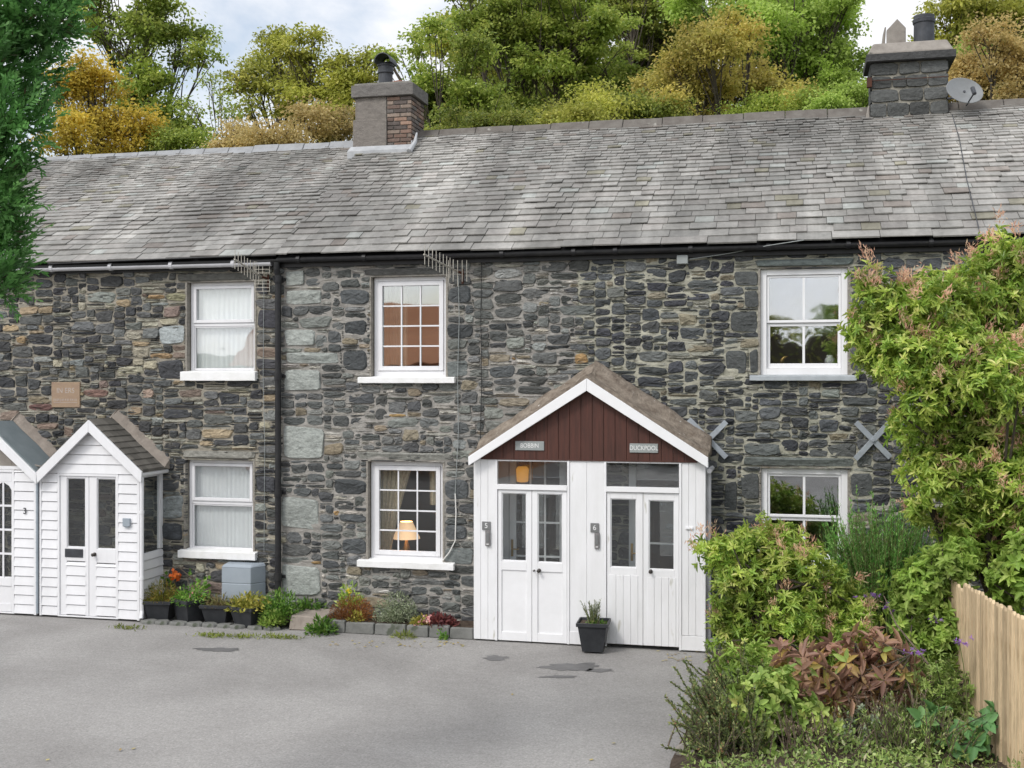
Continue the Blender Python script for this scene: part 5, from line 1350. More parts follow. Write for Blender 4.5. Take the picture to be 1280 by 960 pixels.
# ------------------------------------------------------------------ garden bed on the right
def bed_edge(y): return on_g(0, 0) if False else 0
gp = [on_g(892, 818), on_g(880, 850), on_g(866, 900), on_g(838, 955), on_g(830, 1010)]
ex = lambda y: float(np.interp(y, [p.y for p in gp[::-1]], [p.x for p in gp[::-1]]))
FA = at_t(1175, 716, 11.1); FB = at_t(1280, 772, 8.9); FH = 1.52
fdir = Vector((FB.x - FA.x, FB.y - FA.y, 0)).normalized()
vs = []; ny, nx = 50, 34
for j in range(ny + 1):
    y = -8.5 + (8.5 - .02) * j / ny; xa = ex(y)
    for i in range(nx + 1):
        q = i / nx; x = xa + (5.2 - xa) * q
        z = .02 + .20 * min(1, (x - xa) / .5) + .05 * noise.noise((x * 2, y * 2, 3)) * min(1, (x - xa) / .3) + .02 * noise.noise((x * 9, y * 9, 3))
        vs.append((x, y, max(.006, z)))
W = nx + 1; m = MB(); m.add(vs, [(j * W + i, j * W + i + 1, (j + 1) * W + i + 1, (j + 1) * W + i) for j in range(ny) for i in range(nx)])
o = m.build('garden_soil', M['soil'], smooth=True); o['kind'] = 'structure'
# picket fence
FN = thing('picket_fence', 'pale timber picket fence running along the right of the garden bed', 'fence', (FB.x, FB.y, 0))
start = Vector((FA.x, FA.y, 0)) - fdir * .55; Lf = (Vector((FB.x, FB.y, 0)) + fdir * 1.8 - start).length
nrm = Vector((-fdir.y, fdir.x, 0)) * (-1)
ang = math.atan2(fdir.y, fdir.x)
pk = MB(); s = 0.0; i = 0
def obox(mb, c, u, v, w, hu, hv, z0, z1, top=None):
    p = []
    for z, sh in ((z0, 1), (z1, 1)):
        for a, b in ((-1, -1), (1, -1), (1, 1), (-1, 1)): q = c + u * hu * a + v * hv * b; p.append((q.x, q.y, z))
    mb.hexa(p)
def ztop_at(s):
    c = start + fdir * s
    z = np.interp(s, [0, .55, 1.30, 1.31, Lf], [FA.z, FA.z, FA.z - .02, FA.z + .035, FB.z])
    return float(z)
while s < Lf:
    c = start + fdir * s; h = ztop_at(s) + RND.uniform(-.012, .012)
    if i % 27 == 26: h += .02
    pk.cur = gk((0.62, 0.475, 0.30), .68, 1.15)
    tilt = RND.uniform(-.004, .004)
    w_ = .025
    u, v = fdir, nrm; cc = c + nrm * tilt
    p = [(cc + u * w_ * a + v * .013 * b_) for a, b_ in ((-1, -1), (1, -1), (1, 1), (-1, 1))]
    tops = [h - .03, h - .03, h - .03, h - .03]
    pk.hexa([(q.x, q.y, .06) for q in p] + [(q.x, q.y, h - .028) for q in p])
    t0, t1 = c + u * w_ * .35, c - u * w_ * .35
    pp = [(cc + u * w_ * a + v * .013 * b_) for a, b_ in ((-1, -1), (1, -1), (1, 1), (-1, 1))]; qq = [(cc + u * w_ * .4 * a + v * .010 * b_) for a, b_ in ((-1, -1), (1, -1), (1, 1), (-1, 1))]
    pk.hexa([(q.x, q.y, h - .0279) for q in pp] + [(q.x, q.y, h) for q in qq])
    s += .094; i += 1
pk.build('pickets', M['fence'], FN, col=True)
rl = MB()
for zz in (.35, 1.15):
    a = start + nrm * -.035; b = a + fdir * Lf
    rl.cur = (0.33, 0.25, 0.16); rl.hexa([(p.x, p.y, z) for z in (zz, zz + .07) for p in (a + nrm * .02, b + nrm * .02, b - nrm * .02, a - nrm * .02)])
rl.build('rail', M['fence'], FN, col=True)
s = .1
while s < Lf:
    c = start + fdir * s - nrm * .1; po = MB(); po.cur = (0.36, 0.27, 0.17); obox(po, c, fdir, nrm, None, .045, .045, 0, ztop_at(s) - .08); po.build('post', M['fence'], FN, col=True, bevel=.006); s += 1.8

F_pieris = leaf_mat('pieris_leaves', [(0, (0.12, 0.20, 0.035)), (.3, (0.28, 0.43, 0.07)), (.75, (0.53, 0.62, 0.14)), (1, (0.80, 0.75, 0.33))], trans=.42, rough=.32, clump=2.2, cl=(.75, 1.2))
F_pink = leaf_mat('pink_flower_tassels', [(0, (0.70, 0.36, 0.26)), (.5, (0.78, 0.50, 0.36)), (1, (0.80, 0.64, 0.42))], trans=.45, rough=.7)
def rosettes(name, parent, C, Dn, mat, nl=9, L=.085, W=.022, open_=(.35, 1.0), tint0=None, droop=.25):
    n = len(C); ci = np.repeat(np.arange(n), nl); A = unit(np.asarray(Dn))[ci]
    ref = unit(np.cross(A, np.array([.31, .21, .93]))); B = np.cross(A, ref)
    a = np.tile(np.arange(nl), n) * 2.399 + NPR.random(n)[ci] * 6
    o = NPR.uniform(open_[0], open_[1], n * nl)
    D = A * (1.05 - o)[:, None] + (ref * np.cos(a)[:, None] + B * np.sin(a)[:, None]) * (o * .95 + .1)[:, None] + NPR.normal(size=(n * nl, 3)) * .12
    P = C[ci] - A * (NPR.random(n * nl) * .04)[:, None]
    base = NPR.random(n) if tint0 is None else tint0
    t = np.clip(base[ci] * .6 + NPR.random(n * nl) * .35 + (1 - o) * .12, 0, 1)
    return leaf_mesh(name, P, D, A + 1e-3, L * NPR.uniform(.55, 1.35, n)[ci] * NPR.uniform(.7, 1.15, n * nl), W * NPR.uniform(.8, 1.2, n * nl), mat, parent, tint=t, droop=droop)
def tassels(name, parent, C, Dn, mat, nl=44, L=.065, W=.011):
    n = len(C); ci = np.repeat(np.arange(n), nl); A = (unit(np.asarray(Dn)) * .5 + np.array([0, 0, .6]))[ci]
    D = A + NPR.normal(size=(n * nl, 3)) * .6
    P = C[ci] + NPR.normal(size=(n * nl, 3)) * .028 + A * (NPR.random(n * nl) * .10)[:, None]
    return leaf_mesh(name, P, D, randu(n * nl), L * NPR.uniform(.5, 1.2, n * nl), W, mat, parent, simple=True)
def shrub(label, t, lst, n, base, mat, L, W, nl=9, pink=.0, name='flowering_shrub', cat='shrub', group=None, trunk=.05, nbr=30, dt=.1, lo=.62, open_=(.35, 1.0), top_only=True):
    lb = lobes_px(lst, t, dt); sb_, par = split(lb, 7, (.34, .58), .6) if n > 800 else (lb, None); C, d, idx = sample(sb_, n, lo); C = C + d * np.abs(NPR.normal(size=(n, 1))) * .06 * (t / 11)
    d2 = unit(d + np.array([0, 0, .35]) + NPR.normal(size=(n, 3)) * .3)
    T = thing(name, label, cat, base, group)
    st = MB(); B = Vector(base)
    for k in range(3):
        m = Vector(np.mean([c for c, r in lb], 0)) + Vector(NPR.normal(size=3)) * .25; pts = curve(B + Vector((.06 * k, .05 * (k % 2), -.05)), m, .05, 7, .08); st.tube(pts, [trunk * (1 - .6 * i / 7) for i in range(8)], 7)
        for j in range(0, n, max(1, n // nbr)):
            if j % 3 == k: st.tube(curve(pts[RND.randint(3, 7)], C[j], .05, 5, .10), [trunk * .35 * (1 - .75 * i / 5) + .003 for i in range(6)], 5, caps=False)
    st.build('stem', M['bark'], T, smooth=True)
    rosettes('foliage', T, C, d2, mat, nl, L, W, open_)
    if pink:
        sel = np.where((d[:, 2] > .15) & (NPR.random(n) < pink))[0]; 
        if len(sel): tassels('flower_tassel', T, C[sel] + d[sel] * .05, d[sel], F_pink)
    return T
gb = at_t(1245, 700, 11.6)
shrub('large pale green shrub with pink tips filling the right edge above the fence', 11.4,
      [(1105, 385, 40), (1078, 425, 24), (1155, 405, 56, -.1), (1215, 395, 60), (1275, 375, 72, .2), (1112, 450, 44), (1165, 475, 62, -.3), (1235, 470, 72, -.3), (1290, 480, 70), (1150, 525, 40),
       (1200, 555, 54, -.2), (1265, 560, 62, -.1), (1160, 598, 32), (1215, 625, 44), (1275, 640, 54), (1080, 360, 18), (1185, 650, 22), (1145, 570, 22), (1250, 335, 34), (1285, 330, 30), (1225, 680, 34), (1190, 610, 34, -.3), (1245, 620, 44, -.3), (1285, 690, 46, -.2), (1150, 640, 18), (1268, 705, 36), (1240, 685, 40, .3), (1200, 690, 26, .3), (1290, 580, 60, -.4)],
      7200, (gb.x, gb.y, .1), F_pieris, .084, .024, 9, .11, trunk=.06, nbr=70)
g2 = on_g(985, 880); lb2 = [(900, 694, 30), (925, 700, 34), (962, 680, 30), (955, 660, 16), (1010, 790, 50, -.45), (1050, 810, 44, -.4), (970, 790, 46, -.45), (985, 705, 44), (1020, 732, 36), (1062, 755, 26), (945, 745, 46), (1000, 765, 58), (1045, 782, 42), (925, 780, 28), (960, 810, 44), (1025, 820, 44), (930, 815, 20), (885, 690, 14)]
shrub('small pale green shrub with pink tips beside the right porch corner', 12.2, lb2, 3300, (g2.x, g2.y, .1), F_pieris, .082, .023, 9, .05, trunk=.035, nbr=60)
# light leaves beyond the fence
g3 = at_t(1265, 760, 10.4)
F_lime = leaf_mat('lime_leaves', [(0, (0.18, 0.31, 0.05)), (.6, (0.38, 0.53, 0.11)), (1, (0.58, 0.66, 0.2))], trans=.45, clump=3)
shrub('lime green leafy shrub behind the picket fence at the right edge', 10.6, [(1268, 725, 24), (1290, 700, 26), (1255, 742, 14), (1300, 740, 34)], 260, (g3.x + .3, g3.y, .1), F_lime, .10, .05, 6, 0, name='leafy_shrub', trunk=.03, nbr=20)
shrub('tangled green shrub covering the far end of the picket fence', 10.75, [(1160, 730, 30), (1140, 770, 26), (1185, 705, 24), (1172, 790, 26), (1192, 760, 20), (1150, 745, 30), (1205, 690, 18), (1180, 810, 24)], 640, (at_t(1160, 700, 10.75).x, at_t(1160, 700, 10.75).y, .1), F_lime, .085, .034, 7, 0, name='leafy_shrub', trunk=.03, nbr=40)
# rosemary
def spiky(name, label, cat, base, stems, mat, needle, stalk=None, group=None, per=46):
    """stems: list of (foot, tip); leaves all the way up"""
    T = thing(name, label, cat, base, group); st = MB(); P = []; D = []; Nn = []
    for a, b in stems:
        pts = curve(a, b, .02, 5, .05); st.tube(pts, [.008, .007, .006, .005, .004, .002], 5, caps=False)
        for k in range(per):
            q = RND.uniform(.12, 1) * 5; i = min(4, int(q)); p = pts[i].lerp(pts[i + 1], q - i); ax_ = (pts[i + 1] - pts[i]).normalized()
            r = Vector(NPR.normal(size=3)).normalized(); dd = (ax_ * .9 + r * .75); P.append(p); D.append(dd); Nn.append(r)
    st.build('stem', stalk or M['stalk'], T)
    leaf_mesh('foliage', np.array(P), np.array(D), np.array(Nn), needle[0] * NPR.uniform(.7, 1.3, len(P)), needle[1], mat, T, simple=True)
    return T
F_rose = leaf_mat('rosemary_needles', [(0, (0.09, 0.25, 0.05)), (.5, (0.21, 0.47, 0.09)), (1, (0.42, 0.66, 0.22))], trans=.45, clump=3.5)
c = at_t(1103, 760, 12.9); stems = []
for i in range(420):
    a = RND.uniform(0, 2 * math.pi); r = math.sqrt(RND.random()); f = Vector((c.x + .34 * r * math.cos(a), c.y + .3 * r * math.sin(a), RND.uniform(.2, .9)))
    h = RND.uniform(1.35, 2.08) * (1 - .18 * r) ; 
    tip = Vector((c.x + RND.gauss(0, .05) + .62 * r * math.cos(a), c.y + .45 * r * math.sin(a), max(.6, h)))
    if RND.random() < .14: tip.z += RND.uniform(.05, .32)
    stems.append((f, tip))
spiky('rosemary_bush', 'tall upright green rosemary bush in front of the lower sash window', 'shrub', (c.x, c.y, .1), stems, F_rose, (.055, .013), per=60)
# bronze leaved peony
F_bronze = leaf_mat('bronze_leaves', [(0, (0.22, 0.12, 0.09)), (.4, (0.38, 0.22, 0.16)), (.6, (0.50, 0.31, 0.20)), (.75, (0.58, 0.42, 0.12)), (.85, (0.30, 0.42, 0.10)), (1, (0.36, 0.48, 0.12))], trans=.4, rough=.45, clump=4)
g4 = on_g(1060, 930)
shrub('bronze red leaved peony in the middle of the garden bed', 10.4, [(1050, 845, 42), (1010, 845, 32), (1095, 845, 38), (1075, 870, 40), (1030, 875, 34), (1115, 825, 26), (985, 830, 18), (1090, 815, 22)], 165, (g4.x, g4.y, .1), F_bronze, .17, .045, 6, 0, name='peony', cat='plant', trunk=.010, nbr=20, open_=(.5, 1.0))
F_oval = leaf_mat('pale_oval_leaves', [(0, (0.17, 0.28, 0.06)), (.5, (0.35, 0.49, 0.11)), (.9, (0.55, 0.63, 0.19)), (1, (0.62, 0.54, 0.14))], trans=.35, clump=4)
g5 = on_g(965, 960)
shrub('yellow green oval leaved plant at the front of the garden bed', 9.9, [(945, 880, 34), (985, 895, 40), (960, 920, 36), (1010, 915, 30), (925, 900, 24), (970, 860, 24), (1000, 945, 34), (950, 945, 30)], 360, (g5.x, g5.y, .1), F_oval, .085, .046, 6, 0, name='oval_leaved_plant', cat='plant', trunk=.012, nbr=60)
g6 = on_g(950, 880)
shrub('green narrow leaved clump below the small pink tipped shrub', 11.2, [(950, 835, 28), (930, 850, 22), (975, 845, 22), (915, 835, 14)], 200, (g6.x, g6.y, .1), F_lime, .10, .022, 8, 0, name='leafy_clump', cat='plant', trunk=.012, nbr=30)
# cotoneaster arching out over the tarmac
F_cot = leaf_mat('cotoneaster_leaves', [(0, (0.10, 0.14, 0.055)), (.6, (0.22, 0.28, 0.10)), (.9, (0.36, 0.38, 0.15)), (1, (0.42, 0.22, 0.12))], trans=.25, clump=5)
g7 = on_g(895, 945); stems = []
for i in range(170):
    f = Vector((g7.x + RND.uniform(-.05, .45), g7.y + RND.uniform(-.7, .9), RND.uniform(.08, .3))); dx_ = RND.uniform(-.5, .1)
    stems.append((f, f + Vector((dx_, RND.uniform(-.25, .3), RND.uniform(.05, .55) - .0))))
spiky('cotoneaster', 'low dark twiggy shrub arching from the bed over the tarmac', 'shrub', (g7.x, g7.y, .05), stems, F_cot, (.036, .02), M['bark'], per=90)
# feathery ground cover: nobody could count it
F_cover = leaf_mat('ground_cover_leaves', [(0, (0.12, 0.20, 0.05)), (.45, (0.27, 0.38, 0.095)), (.8, (0.42, 0.52, 0.16)), (.93, (0.55, 0.58, 0.33)), (1, (0.34, 0.22, 0.17))], trans=.4, clump=3, cl=(.65, 1.25))
P = []; 
n = 30000
ys = NPR.uniform(-8.4, -.3, n); q = NPR.random(n) ** .9
fx = np.array([start.x + fdir.x * ((y - start.y) / fdir.y) for y in ys]); xs = np.array([ex(y) for y in ys]); xs = xs + .12 + (np.where(ys < -2.2, fx - .04, 4.5) - xs - .12) * q
hmap = np.array([-.02 + .09 + .24 * noise.noise((x * 1.6, y * 1.6, 4)) for x, y in zip(xs, ys)]) * np.clip((xs - np.array([ex(y) for y in ys])) / .5, .25, 1.25)
zs = .2 + hmap * NPR.random(n) ** .5 * 1.6
P = np.stack([xs, ys, zs], 1)
o = leaf_mesh('ground_cover', P, randu(n) + np.array([0, 0, .5]), randu(n) * .6 + np.array([0, 0, 1]), NPR.uniform(.02, .07, n), NPR.uniform(.010, .028, n), F_cover, simple=True)
tag(o, 'mixed green ground cover plants filling the garden bed', 'ground cover', kind='stuff')
F_seed = leaf_mat('brown_seed_heads', [(0, (0.16, 0.11, 0.08)), (.6, (0.30, 0.22, 0.16)), (1, (0.42, 0.36, 0.26))], trans=.2)
for (px, py, lab, mt, nst, hh, sz) in [(1110, 935, 'brown seeding stems in front of the variegated plant', F_seed, 90, .42, (.022, .009)), (1010, 950, 'twiggy brown seeding plant at the bottom of the bed', F_seed, 80, .36, (.022, .009)), (1140, 955, 'feathery light green stems at the bottom edge of the bed', F_cover, 130, .42, (.045, .010)), (900, 950, 'reddish twiggy stems at the front corner of the bed', F_cot, 70, .35, (.03, .016)), (1170, 830, 'feathery light green stems right of the peony', F_cover, 130, .62, (.045, .010))]:
    c = on_g(px, py + 20); st_ = []
    for i in range(nst):
        f = Vector((c.x + RND.gauss(0, .16), c.y + RND.gauss(0, .14), .15)); st_.append((f, f + Vector((RND.gauss(0, .12), RND.gauss(-.03, .1), hh * RND.uniform(.6, 1.25)))))
    spiky('wild_plant', lab, 'plant', (c.x, c.y, .1), st_, mt, sz, M['twig'], per=42)
for (px, py, r, lab) in ((862, 948, .10, 'pale rounded stone at the front edge of the bed'), (872, 905, .07, 'small grey stone at the left edge of the bed')):
    c = on_g(px, py); mb_ = MB(); rings = []
    for i in range(7):
        ph = math.pi * i / 6 - math.pi / 2; rr = max(.004, math.cos(ph)) * r
        rings.append([(c.x + 1.3 * rr * math.cos(a) * (1 + .25 * noise.noise((math.cos(a), math.sin(a), i * .4 + px))), c.y + rr * math.sin(a), r * .6 + r * .8 * math.sin(ph)) for a in np.linspace(0, 2 * math.pi, 12, endpoint=False)])
    mb_.tube_rings(rings); tag(mb_.build('edging_stone', M['cement'], smooth=True, org=tuple(c)), lab, 'stone')
n = 9000; ys = NPR.uniform(-8.4, -.3, n); fx = np.array([start.x + fdir.x * ((y - start.y) / fdir.y) for y in ys]); xs = fx + .08 + (5.1 - fx) * NPR.random(n)
zs = .2 + (.16 + .2 * np.array([noise.noise((x * 1.4, y * 1.4, 9)) for x, y in zip(xs, ys)])).clip(.03) * NPR.random(n) ** .5 * 1.5
o = leaf_mesh('ground_cover', np.stack([xs, ys, zs], 1), randu(n) + np.array([0, 0, .5]), randu(n) * .6 + np.array([0, 0, 1]), NPR.uniform(.03, .09, n), NPR.uniform(.014, .04, n), F_cover, simple=True)
tag(o, 'green ground cover behind the picket fence', 'ground cover', kind='stuff')
# bramble with big leaves at the lower right
F_bram = leaf_mat('bramble_leaves', [(0, (0.09, 0.22, 0.075)), (.6, (0.16, 0.33, 0.11)), (1, (0.27, 0.42, 0.11))], trans=.3, clump=4)
g8 = on_g(1200, 985)
shrub('broad green leaved bramble at the foot of the fence, lower right', 9.6, [(1205, 930, 30), (1180, 950, 26), (1225, 945, 16), (1150, 890, 16), (1235, 900, 12)], 46, (g8.x, g8.y, .1), F_bram, .11, .075, 5, 0, name='bramble', cat='plant', trunk=.008, nbr=30, open_=(.6, 1.0))
shrub('soft grey green herb between the peony and the fence', 10.2, [(1165, 850, 30), (1195, 865, 26), (1150, 880, 28), (1185, 890, 26), (1215, 870, 16)], 420, (on_g(1170, 940).x, on_g(1170, 940).y, .1), F_cover, .05, .014, 8, 0, name='feathery_herb', cat='plant', trunk=.008, nbr=40)
shrub('pale green variegated plant at the bottom of the garden bed', 9.9, [(1080, 920, 26), (1050, 935, 24), (1105, 940, 22)], 150, (on_g(1080, 985).x, on_g(1080, 985).y, .1), leaf_mat('variegated_leaves', [(0, (0.14, 0.2, 0.1)), (1, (0.5, 0.53, 0.42))], trans=.3), .05, .03, 6, 0, name='variegated_plant', cat='plant', trunk=.008, nbr=20)
# purple asters and arching dry stems
M['purple'] = leaf_mat('purple_petals', [(0, (0.25, 0.10, 0.42)), (1, (0.42, 0.22, 0.58))], trans=.3)
AST = [(1087, 745, 11.4, 'pale purple flower furthest left among the taller stems'), (1107, 756, 11.2, 'pale purple flower in the pair right of the furthest left one'), (1117, 761, 11.2, 'pale purple flower, lower right one of the pair'),
       (1166, 773, 10.6, 'bright purple flower highest against the fence foliage'), (1199, 802, 9.9, 'purple flower nearest to the fence pickets'), (1143, 814, 10.0, 'purple flower above the feathery herb and right of the peony')]
for (px, py, t, lab) in AST:
    p = at_t(px, py, t); T = thing('aster', lab, 'flower', (p.x, p.y, .2), 'purple flowers in the bed')
    m = MB(); m.tube(curve((p.x + .05, p.y + .02, .2), p, .05, 5, .05), [.006, .006, .005, .005, .004, .004], 5); m.build('stalk', M['stalk'], T)
    C = np.array(p) + NPR.normal(size=(7, 3)) * np.array([.045, .04, .015]); ci = np.repeat(np.arange(7), 14)
    D = randu(98) * np.array([1, 1, .4]); leaf_mesh('flower_head', C[ci], D, np.tile([[0, 0, 1.0]], (98, 1)), .032, .011, M['purple'], T, simple=True)
for k, (pts, lab) in enumerate([(((1160, 830, 10.0), (1120, 780, 10.3), (1105, 745, 10.5)), 'dry pale stem leaning across the peony'), (((1150, 905, 9.8), (1135, 855, 10.0), (1113, 800, 10.2)), 'bare tan stem arching down to the bed right of the peony')]):
    m = MB(); m.tube([at_t(*p) for p in pts], [.009, .007, .004], 6); o = m.build('dry_stem', M['twig'], org=tuple(at_t(*pts[0]))); tag(o, lab, 'stem')
# two edging boulders by the porch corner
for px, py, r, lab in ((893, 806, .10, 'rounded grey boulder touching the right porch corner'), (908, 806, .09, 'smaller grey boulder in the edge of the shrub by the porch')):
    c = on_g(px, 817); m = MB(); rings = []
    for i in range(8):
        ph = math.pi * i / 7 - math.pi / 2; rr = max(.004, math.cos(ph)) * r
        rings.append([(c.x + rr * math.cos(a) * (1 + .2 * noise.noise((math.cos(a), math.sin(a), i * .4 + px))), c.y + rr * math.sin(a), r * .9 + r * 1.05 * math.sin(ph)) for a in np.linspace(0, 2 * math.pi, 14, endpoint=False)])
    m.tube_rings(rings); tag(m.build('boulder', M['kerb'], smooth=True, org=tuple(c)), lab, 'boulder')
m = MB()
for a, b in (((-.02, 0), (.05, .03)),): pass

# ------------------------------------------------------------------ plants and pots along the wall
F_moss = leaf_mat('moss_grass', [(0, (0.12, 0.17, 0.03)), (1, (0.28, 0.31, 0.06))], trans=.3)
def pot(label, px, top, bot, yc, rot, wt, wb, plantname=None):
    x = on_y(px, (top + bot) / 2, yc)[0]; h = on_y(px, top, yc - wt * .5)[1] + .05
    T = thing('plant_pot', label, 'plant pot', (x, yc, 0), 'square black plant pots')
    m = MB(); Rm = Matrix.Rotation(rot, 4, 'Z')
    ring = lambda w, z: [tuple(Vector((x, yc, z)) + Rm @ Vector((a * w, b * w, 0))) for a, b in ((-1, -1), (-.9, -1), (.9, -1), (1, -1), (1, -.9), (1, .9), (1, 1), (.9, 1), (-.9, 1), (-1, 1), (-1, .9), (-1, -.9))]
    rr = [(wb / 2, .02), (wt / 2 * .93, h - .05), (wt / 2 * .94, h - .048), (wt / 2 * 1.04, h - .045), (wt / 2 * 1.04, h), (wt / 2 * .95, h), (wt / 2 * .9, h - .06)]
    m.tube_rings([ring(w, z) for w, z in rr]); m.build('tub', M['plantpot'], T, bevel=.003)
    s = MB(); s.tube_rings([ring(wt / 2 * .9, h - .075), ring(wt / 2 * .88, h - .03)]); s.build('soil', M['soil'], T)
    return T, x, h
def tuft(name, label, cat, c, rx, ry, h, n, mat, L, W, group=None, up=.6, kind=None, simple=True, lo=0, z0=0):
    P = NPR.normal(size=(n, 3)) * .45; r = np.linalg.norm(P, axis=1, keepdims=True); P = np.where(r > 1, P / r, P)
    d = unit(P + 1e-6); P = P * np.array([rx, ry, h]) ; P[:, 2] = np.abs(P[:, 2]) * 1.0 + lo; P = P + np.array(c)
    return tag(leaf_mesh(name, P, d * .8 + randu(n) * .5 + np.array([0, 0, up]), randu(n) + np.array([0, -.3, .6]), L * NPR.uniform(.6, 1.3, n), W, mat, org=c, simple=simple), label, cat, group, kind)
F_gold = leaf_mat('gold_leaves', [(0, (0.18, 0.2, 0.03)), (.6, (0.38, 0.36, 0.06)), (1, (0.5, 0.42, 0.1))], trans=.3)
F_olgr = leaf_mat('olive_grass', [(0, (0.10, 0.12, 0.02)), (.6, (0.22, 0.22, 0.035)), (1, (0.33, 0.20, 0.05))], trans=.3)
F_mid = leaf_mat('fresh_green', [(0, (0.055, 0.14, 0.02)), (.6, (0.13, 0.28, 0.035)), (1, (0.25, 0.38, 0.07))], trans=.3)
F_brown = leaf_mat('dead_heads', [(0, (0.16, 0.10, 0.06)), (.5, (0.2, 0.17, 0.06)), (1, (0.12, 0.15, 0.04))], trans=.2)
F_heath = leaf_mat('rusty_heather', [(0, (0.16, 0.05, 0.018)), (.6, (0.28, 0.105, 0.03)), (1, (0.36, 0.19, 0.05))], trans=.2)
F_hebe = leaf_mat('grey_green_hebe', [(0, (0.13, 0.17, 0.09)), (.5, (0.25, 0.29, 0.17)), (1, (0.42, 0.45, 0.32))], trans=.2)
F_red = leaf_mat('dark_red_leaves', [(0, (0.09, 0.025, 0.03)), (1, (0.2, 0.06, 0.05))], trans=.2)
F_orange = leaf_mat('orange_petals', [(0, (0.75, 0.13, 0.02)), (1, (0.85, 0.22, 0.04))], trans=.3)
F_pinkf = leaf_mat('pink_petals', [(0, (0.7, 0.25, 0.25)), (1, (0.85, 0.6, 0.55))], trans=.3)
F_yel = leaf_mat('yellow_petals', [(0, (0.75, 0.6, 0.03)), (1, (0.85, 0.7, 0.05))], trans=.3)
for (px, top, bot, yc, rot, lab, kind) in [(202, 757, 783, -.42, .15, 'black tub furthest left with olive grassy plant beside the white porch', 0), (239, 756, 786, -.42, -.5, 'black tub turned cornerwise with trailing green plant, second from the porch', 1),
                                            (274, 762, 787, -.42, .1, 'black tub with withered brown plants below the meter box', 2), (312, 765, 792, -.50, -.25, 'black tub with golden leaved plant nearest the drainpipe', 3)]:
    T, x, h = pot(lab, px, top, bot, yc, rot, .39, .27)
    c = (x, yc, h - .05)
    if kind == 0: tuft('grassy_plant', 'olive grassy plant growing in the tub beside the white porch', 'plant', c, .24, .22, .26, 700, F_olgr, .10, .010, lo=0)
    if kind == 1:
        tuft('trailing_plant', 'trailing green plant with few flowers in the second tub from the porch', 'plant', c, .25, .24, .2, 520, F_mid, .06, .022, up=.1)
    if kind == 2: tuft('withered_plant', 'withered brown plants in the tub below the meter box', 'plant', c, .22, .2, .14, 420, F_brown, .07, .012)
    if kind == 3: tuft('golden_plant', 'golden leaved plant spilling from the tub nearest the drainpipe', 'plant', c, .27, .26, .2, 560, F_gold, .07, .03, up=.2)
# nasturtium climbing behind the tubs, its tall leaning stem
p0 = on_y(272, 752, -.2); p1 = on_y(222, 708, -.12); NT = thing('nasturtium', 'orange flowered climber with one long leaning stem behind the tubs', 'plant', (p0[0], -.2, .3))
m = MB(); pts = [Vector((p0[0], -.2, p0[1])), Vector(((p0[0] + p1[0]) / 2, -.15, (p0[1] + p1[1]) / 2 + .01)), Vector((p1[0], -.12, p1[1]))]; m.tube(pts, [.012, .010, .006], 6)
q0 = on_y(226, 760, -.2); q1 = on_y(214, 715, -.15); m.tube(curve((q0[0], -.2, q0[1]), (q1[0], -.15, q1[1]), 0, 6, .1), [.007] * 7, 5); m.build('stem', M['twig'], NT)
def scat(pxs, n, s, y=-.17):
    out = []
    for (a, b) in pxs:
        x, z = on_y(a, b, y)
        for k in range(n): out.append((x + RND.gauss(0, s), y + RND.gauss(0, .03), z + RND.gauss(0, s)))
    return np.array(out)
P = scat([(209, 722), (214, 735), (220, 745), (212, 728), (218, 738), (224, 748), (236, 716), (247, 729), (254, 734), (259, 727), (262, 735)], 4, .028)
n = len(P); leaf_mesh('foliage', P, randu(n) + np.array([0, -.3, 0]), randu(n) * .4 + np.array([0, -1, .4]), .075, .065, F_mid, NT, simple=True)
P = scat([(218, 720)], 26, .03, -.2); n = len(P); leaf_mesh('flower', P, randu(n), randu(n) * .4 + np.array([0, -1, .2]), .06, .05, F_orange, NT, simple=True)
for (px, py, mt, lab) in ((239, 747, F_pinkf, 'reddish pink flowers in the second tub'), (249, 748, F_red, 'dark violet flowers in the second tub'), (251, 752, F_yel, 'small yellow flower in the second tub')):
    P = scat([(px, py)], 22, .028, -.36); n = len(P); tag(leaf_mesh('flower', P, randu(n), randu(n) * .5 + np.array([0, -1, .4]), .04, .034, mt, org=tuple(P[0]), simple=True), lab, 'flower', 'flowers in the tubs')
sl = MB(); a = on_y(327, 792, -.55); sl.hexa([(a[0] - .12, -.62, .02), (a[0] + .09, -.58, .02), (a[0] + .09, -.55, .02), (a[0] - .12, -.59, .02), (a[0] + .02, -.42, .30), (a[0] + .10, -.40, .29), (a[0] + .10, -.38, .29), (a[0] + .02, -.40, .30)])
tag(sl.build('leaning_slate', M['pipe'], org=(a[0], -.6, 0)), 'dark slate leaning against the tub nearest the drainpipe', 'slate')
G = lambda px, py, y: (on_y(px, py, y)[0], y, on_y(px, py, y)[1])
def plant(name, label, px, py, y, rx, h, n, mat, L, W, up=.4, z=.12, cat='plant', ry=None, group=None):
    x = on_y(px, py, y)[0]; return tuft(name, label, cat, (x, y, z), rx, ry or rx * .8, h, n, mat, L, W, group, up)
plant('fern_clump', 'fresh green bushy clump right of the drainpipe foot', 352, 770, -.45, .28, .36, 1500, F_mid, .06, .016)
plant('spreading_plant', 'pale green leafy plant spilling beside the golden tub', 340, 780, -.6, .16, .2, 320, F_lime, .07, .035, z=.05)
plant('leafy_weed', 'bright green weed clump on the tarmac in front of the pinkish slab', 402, 790, -.72, .19, .21, 420, F_mid, .07, .026, z=.0)
plant('wall_weed', 'small green weed growing at the wall behind the pinkish slab', 388, 768, -.1, .2, .12, 200, F_mid, .08, .03, z=.18)
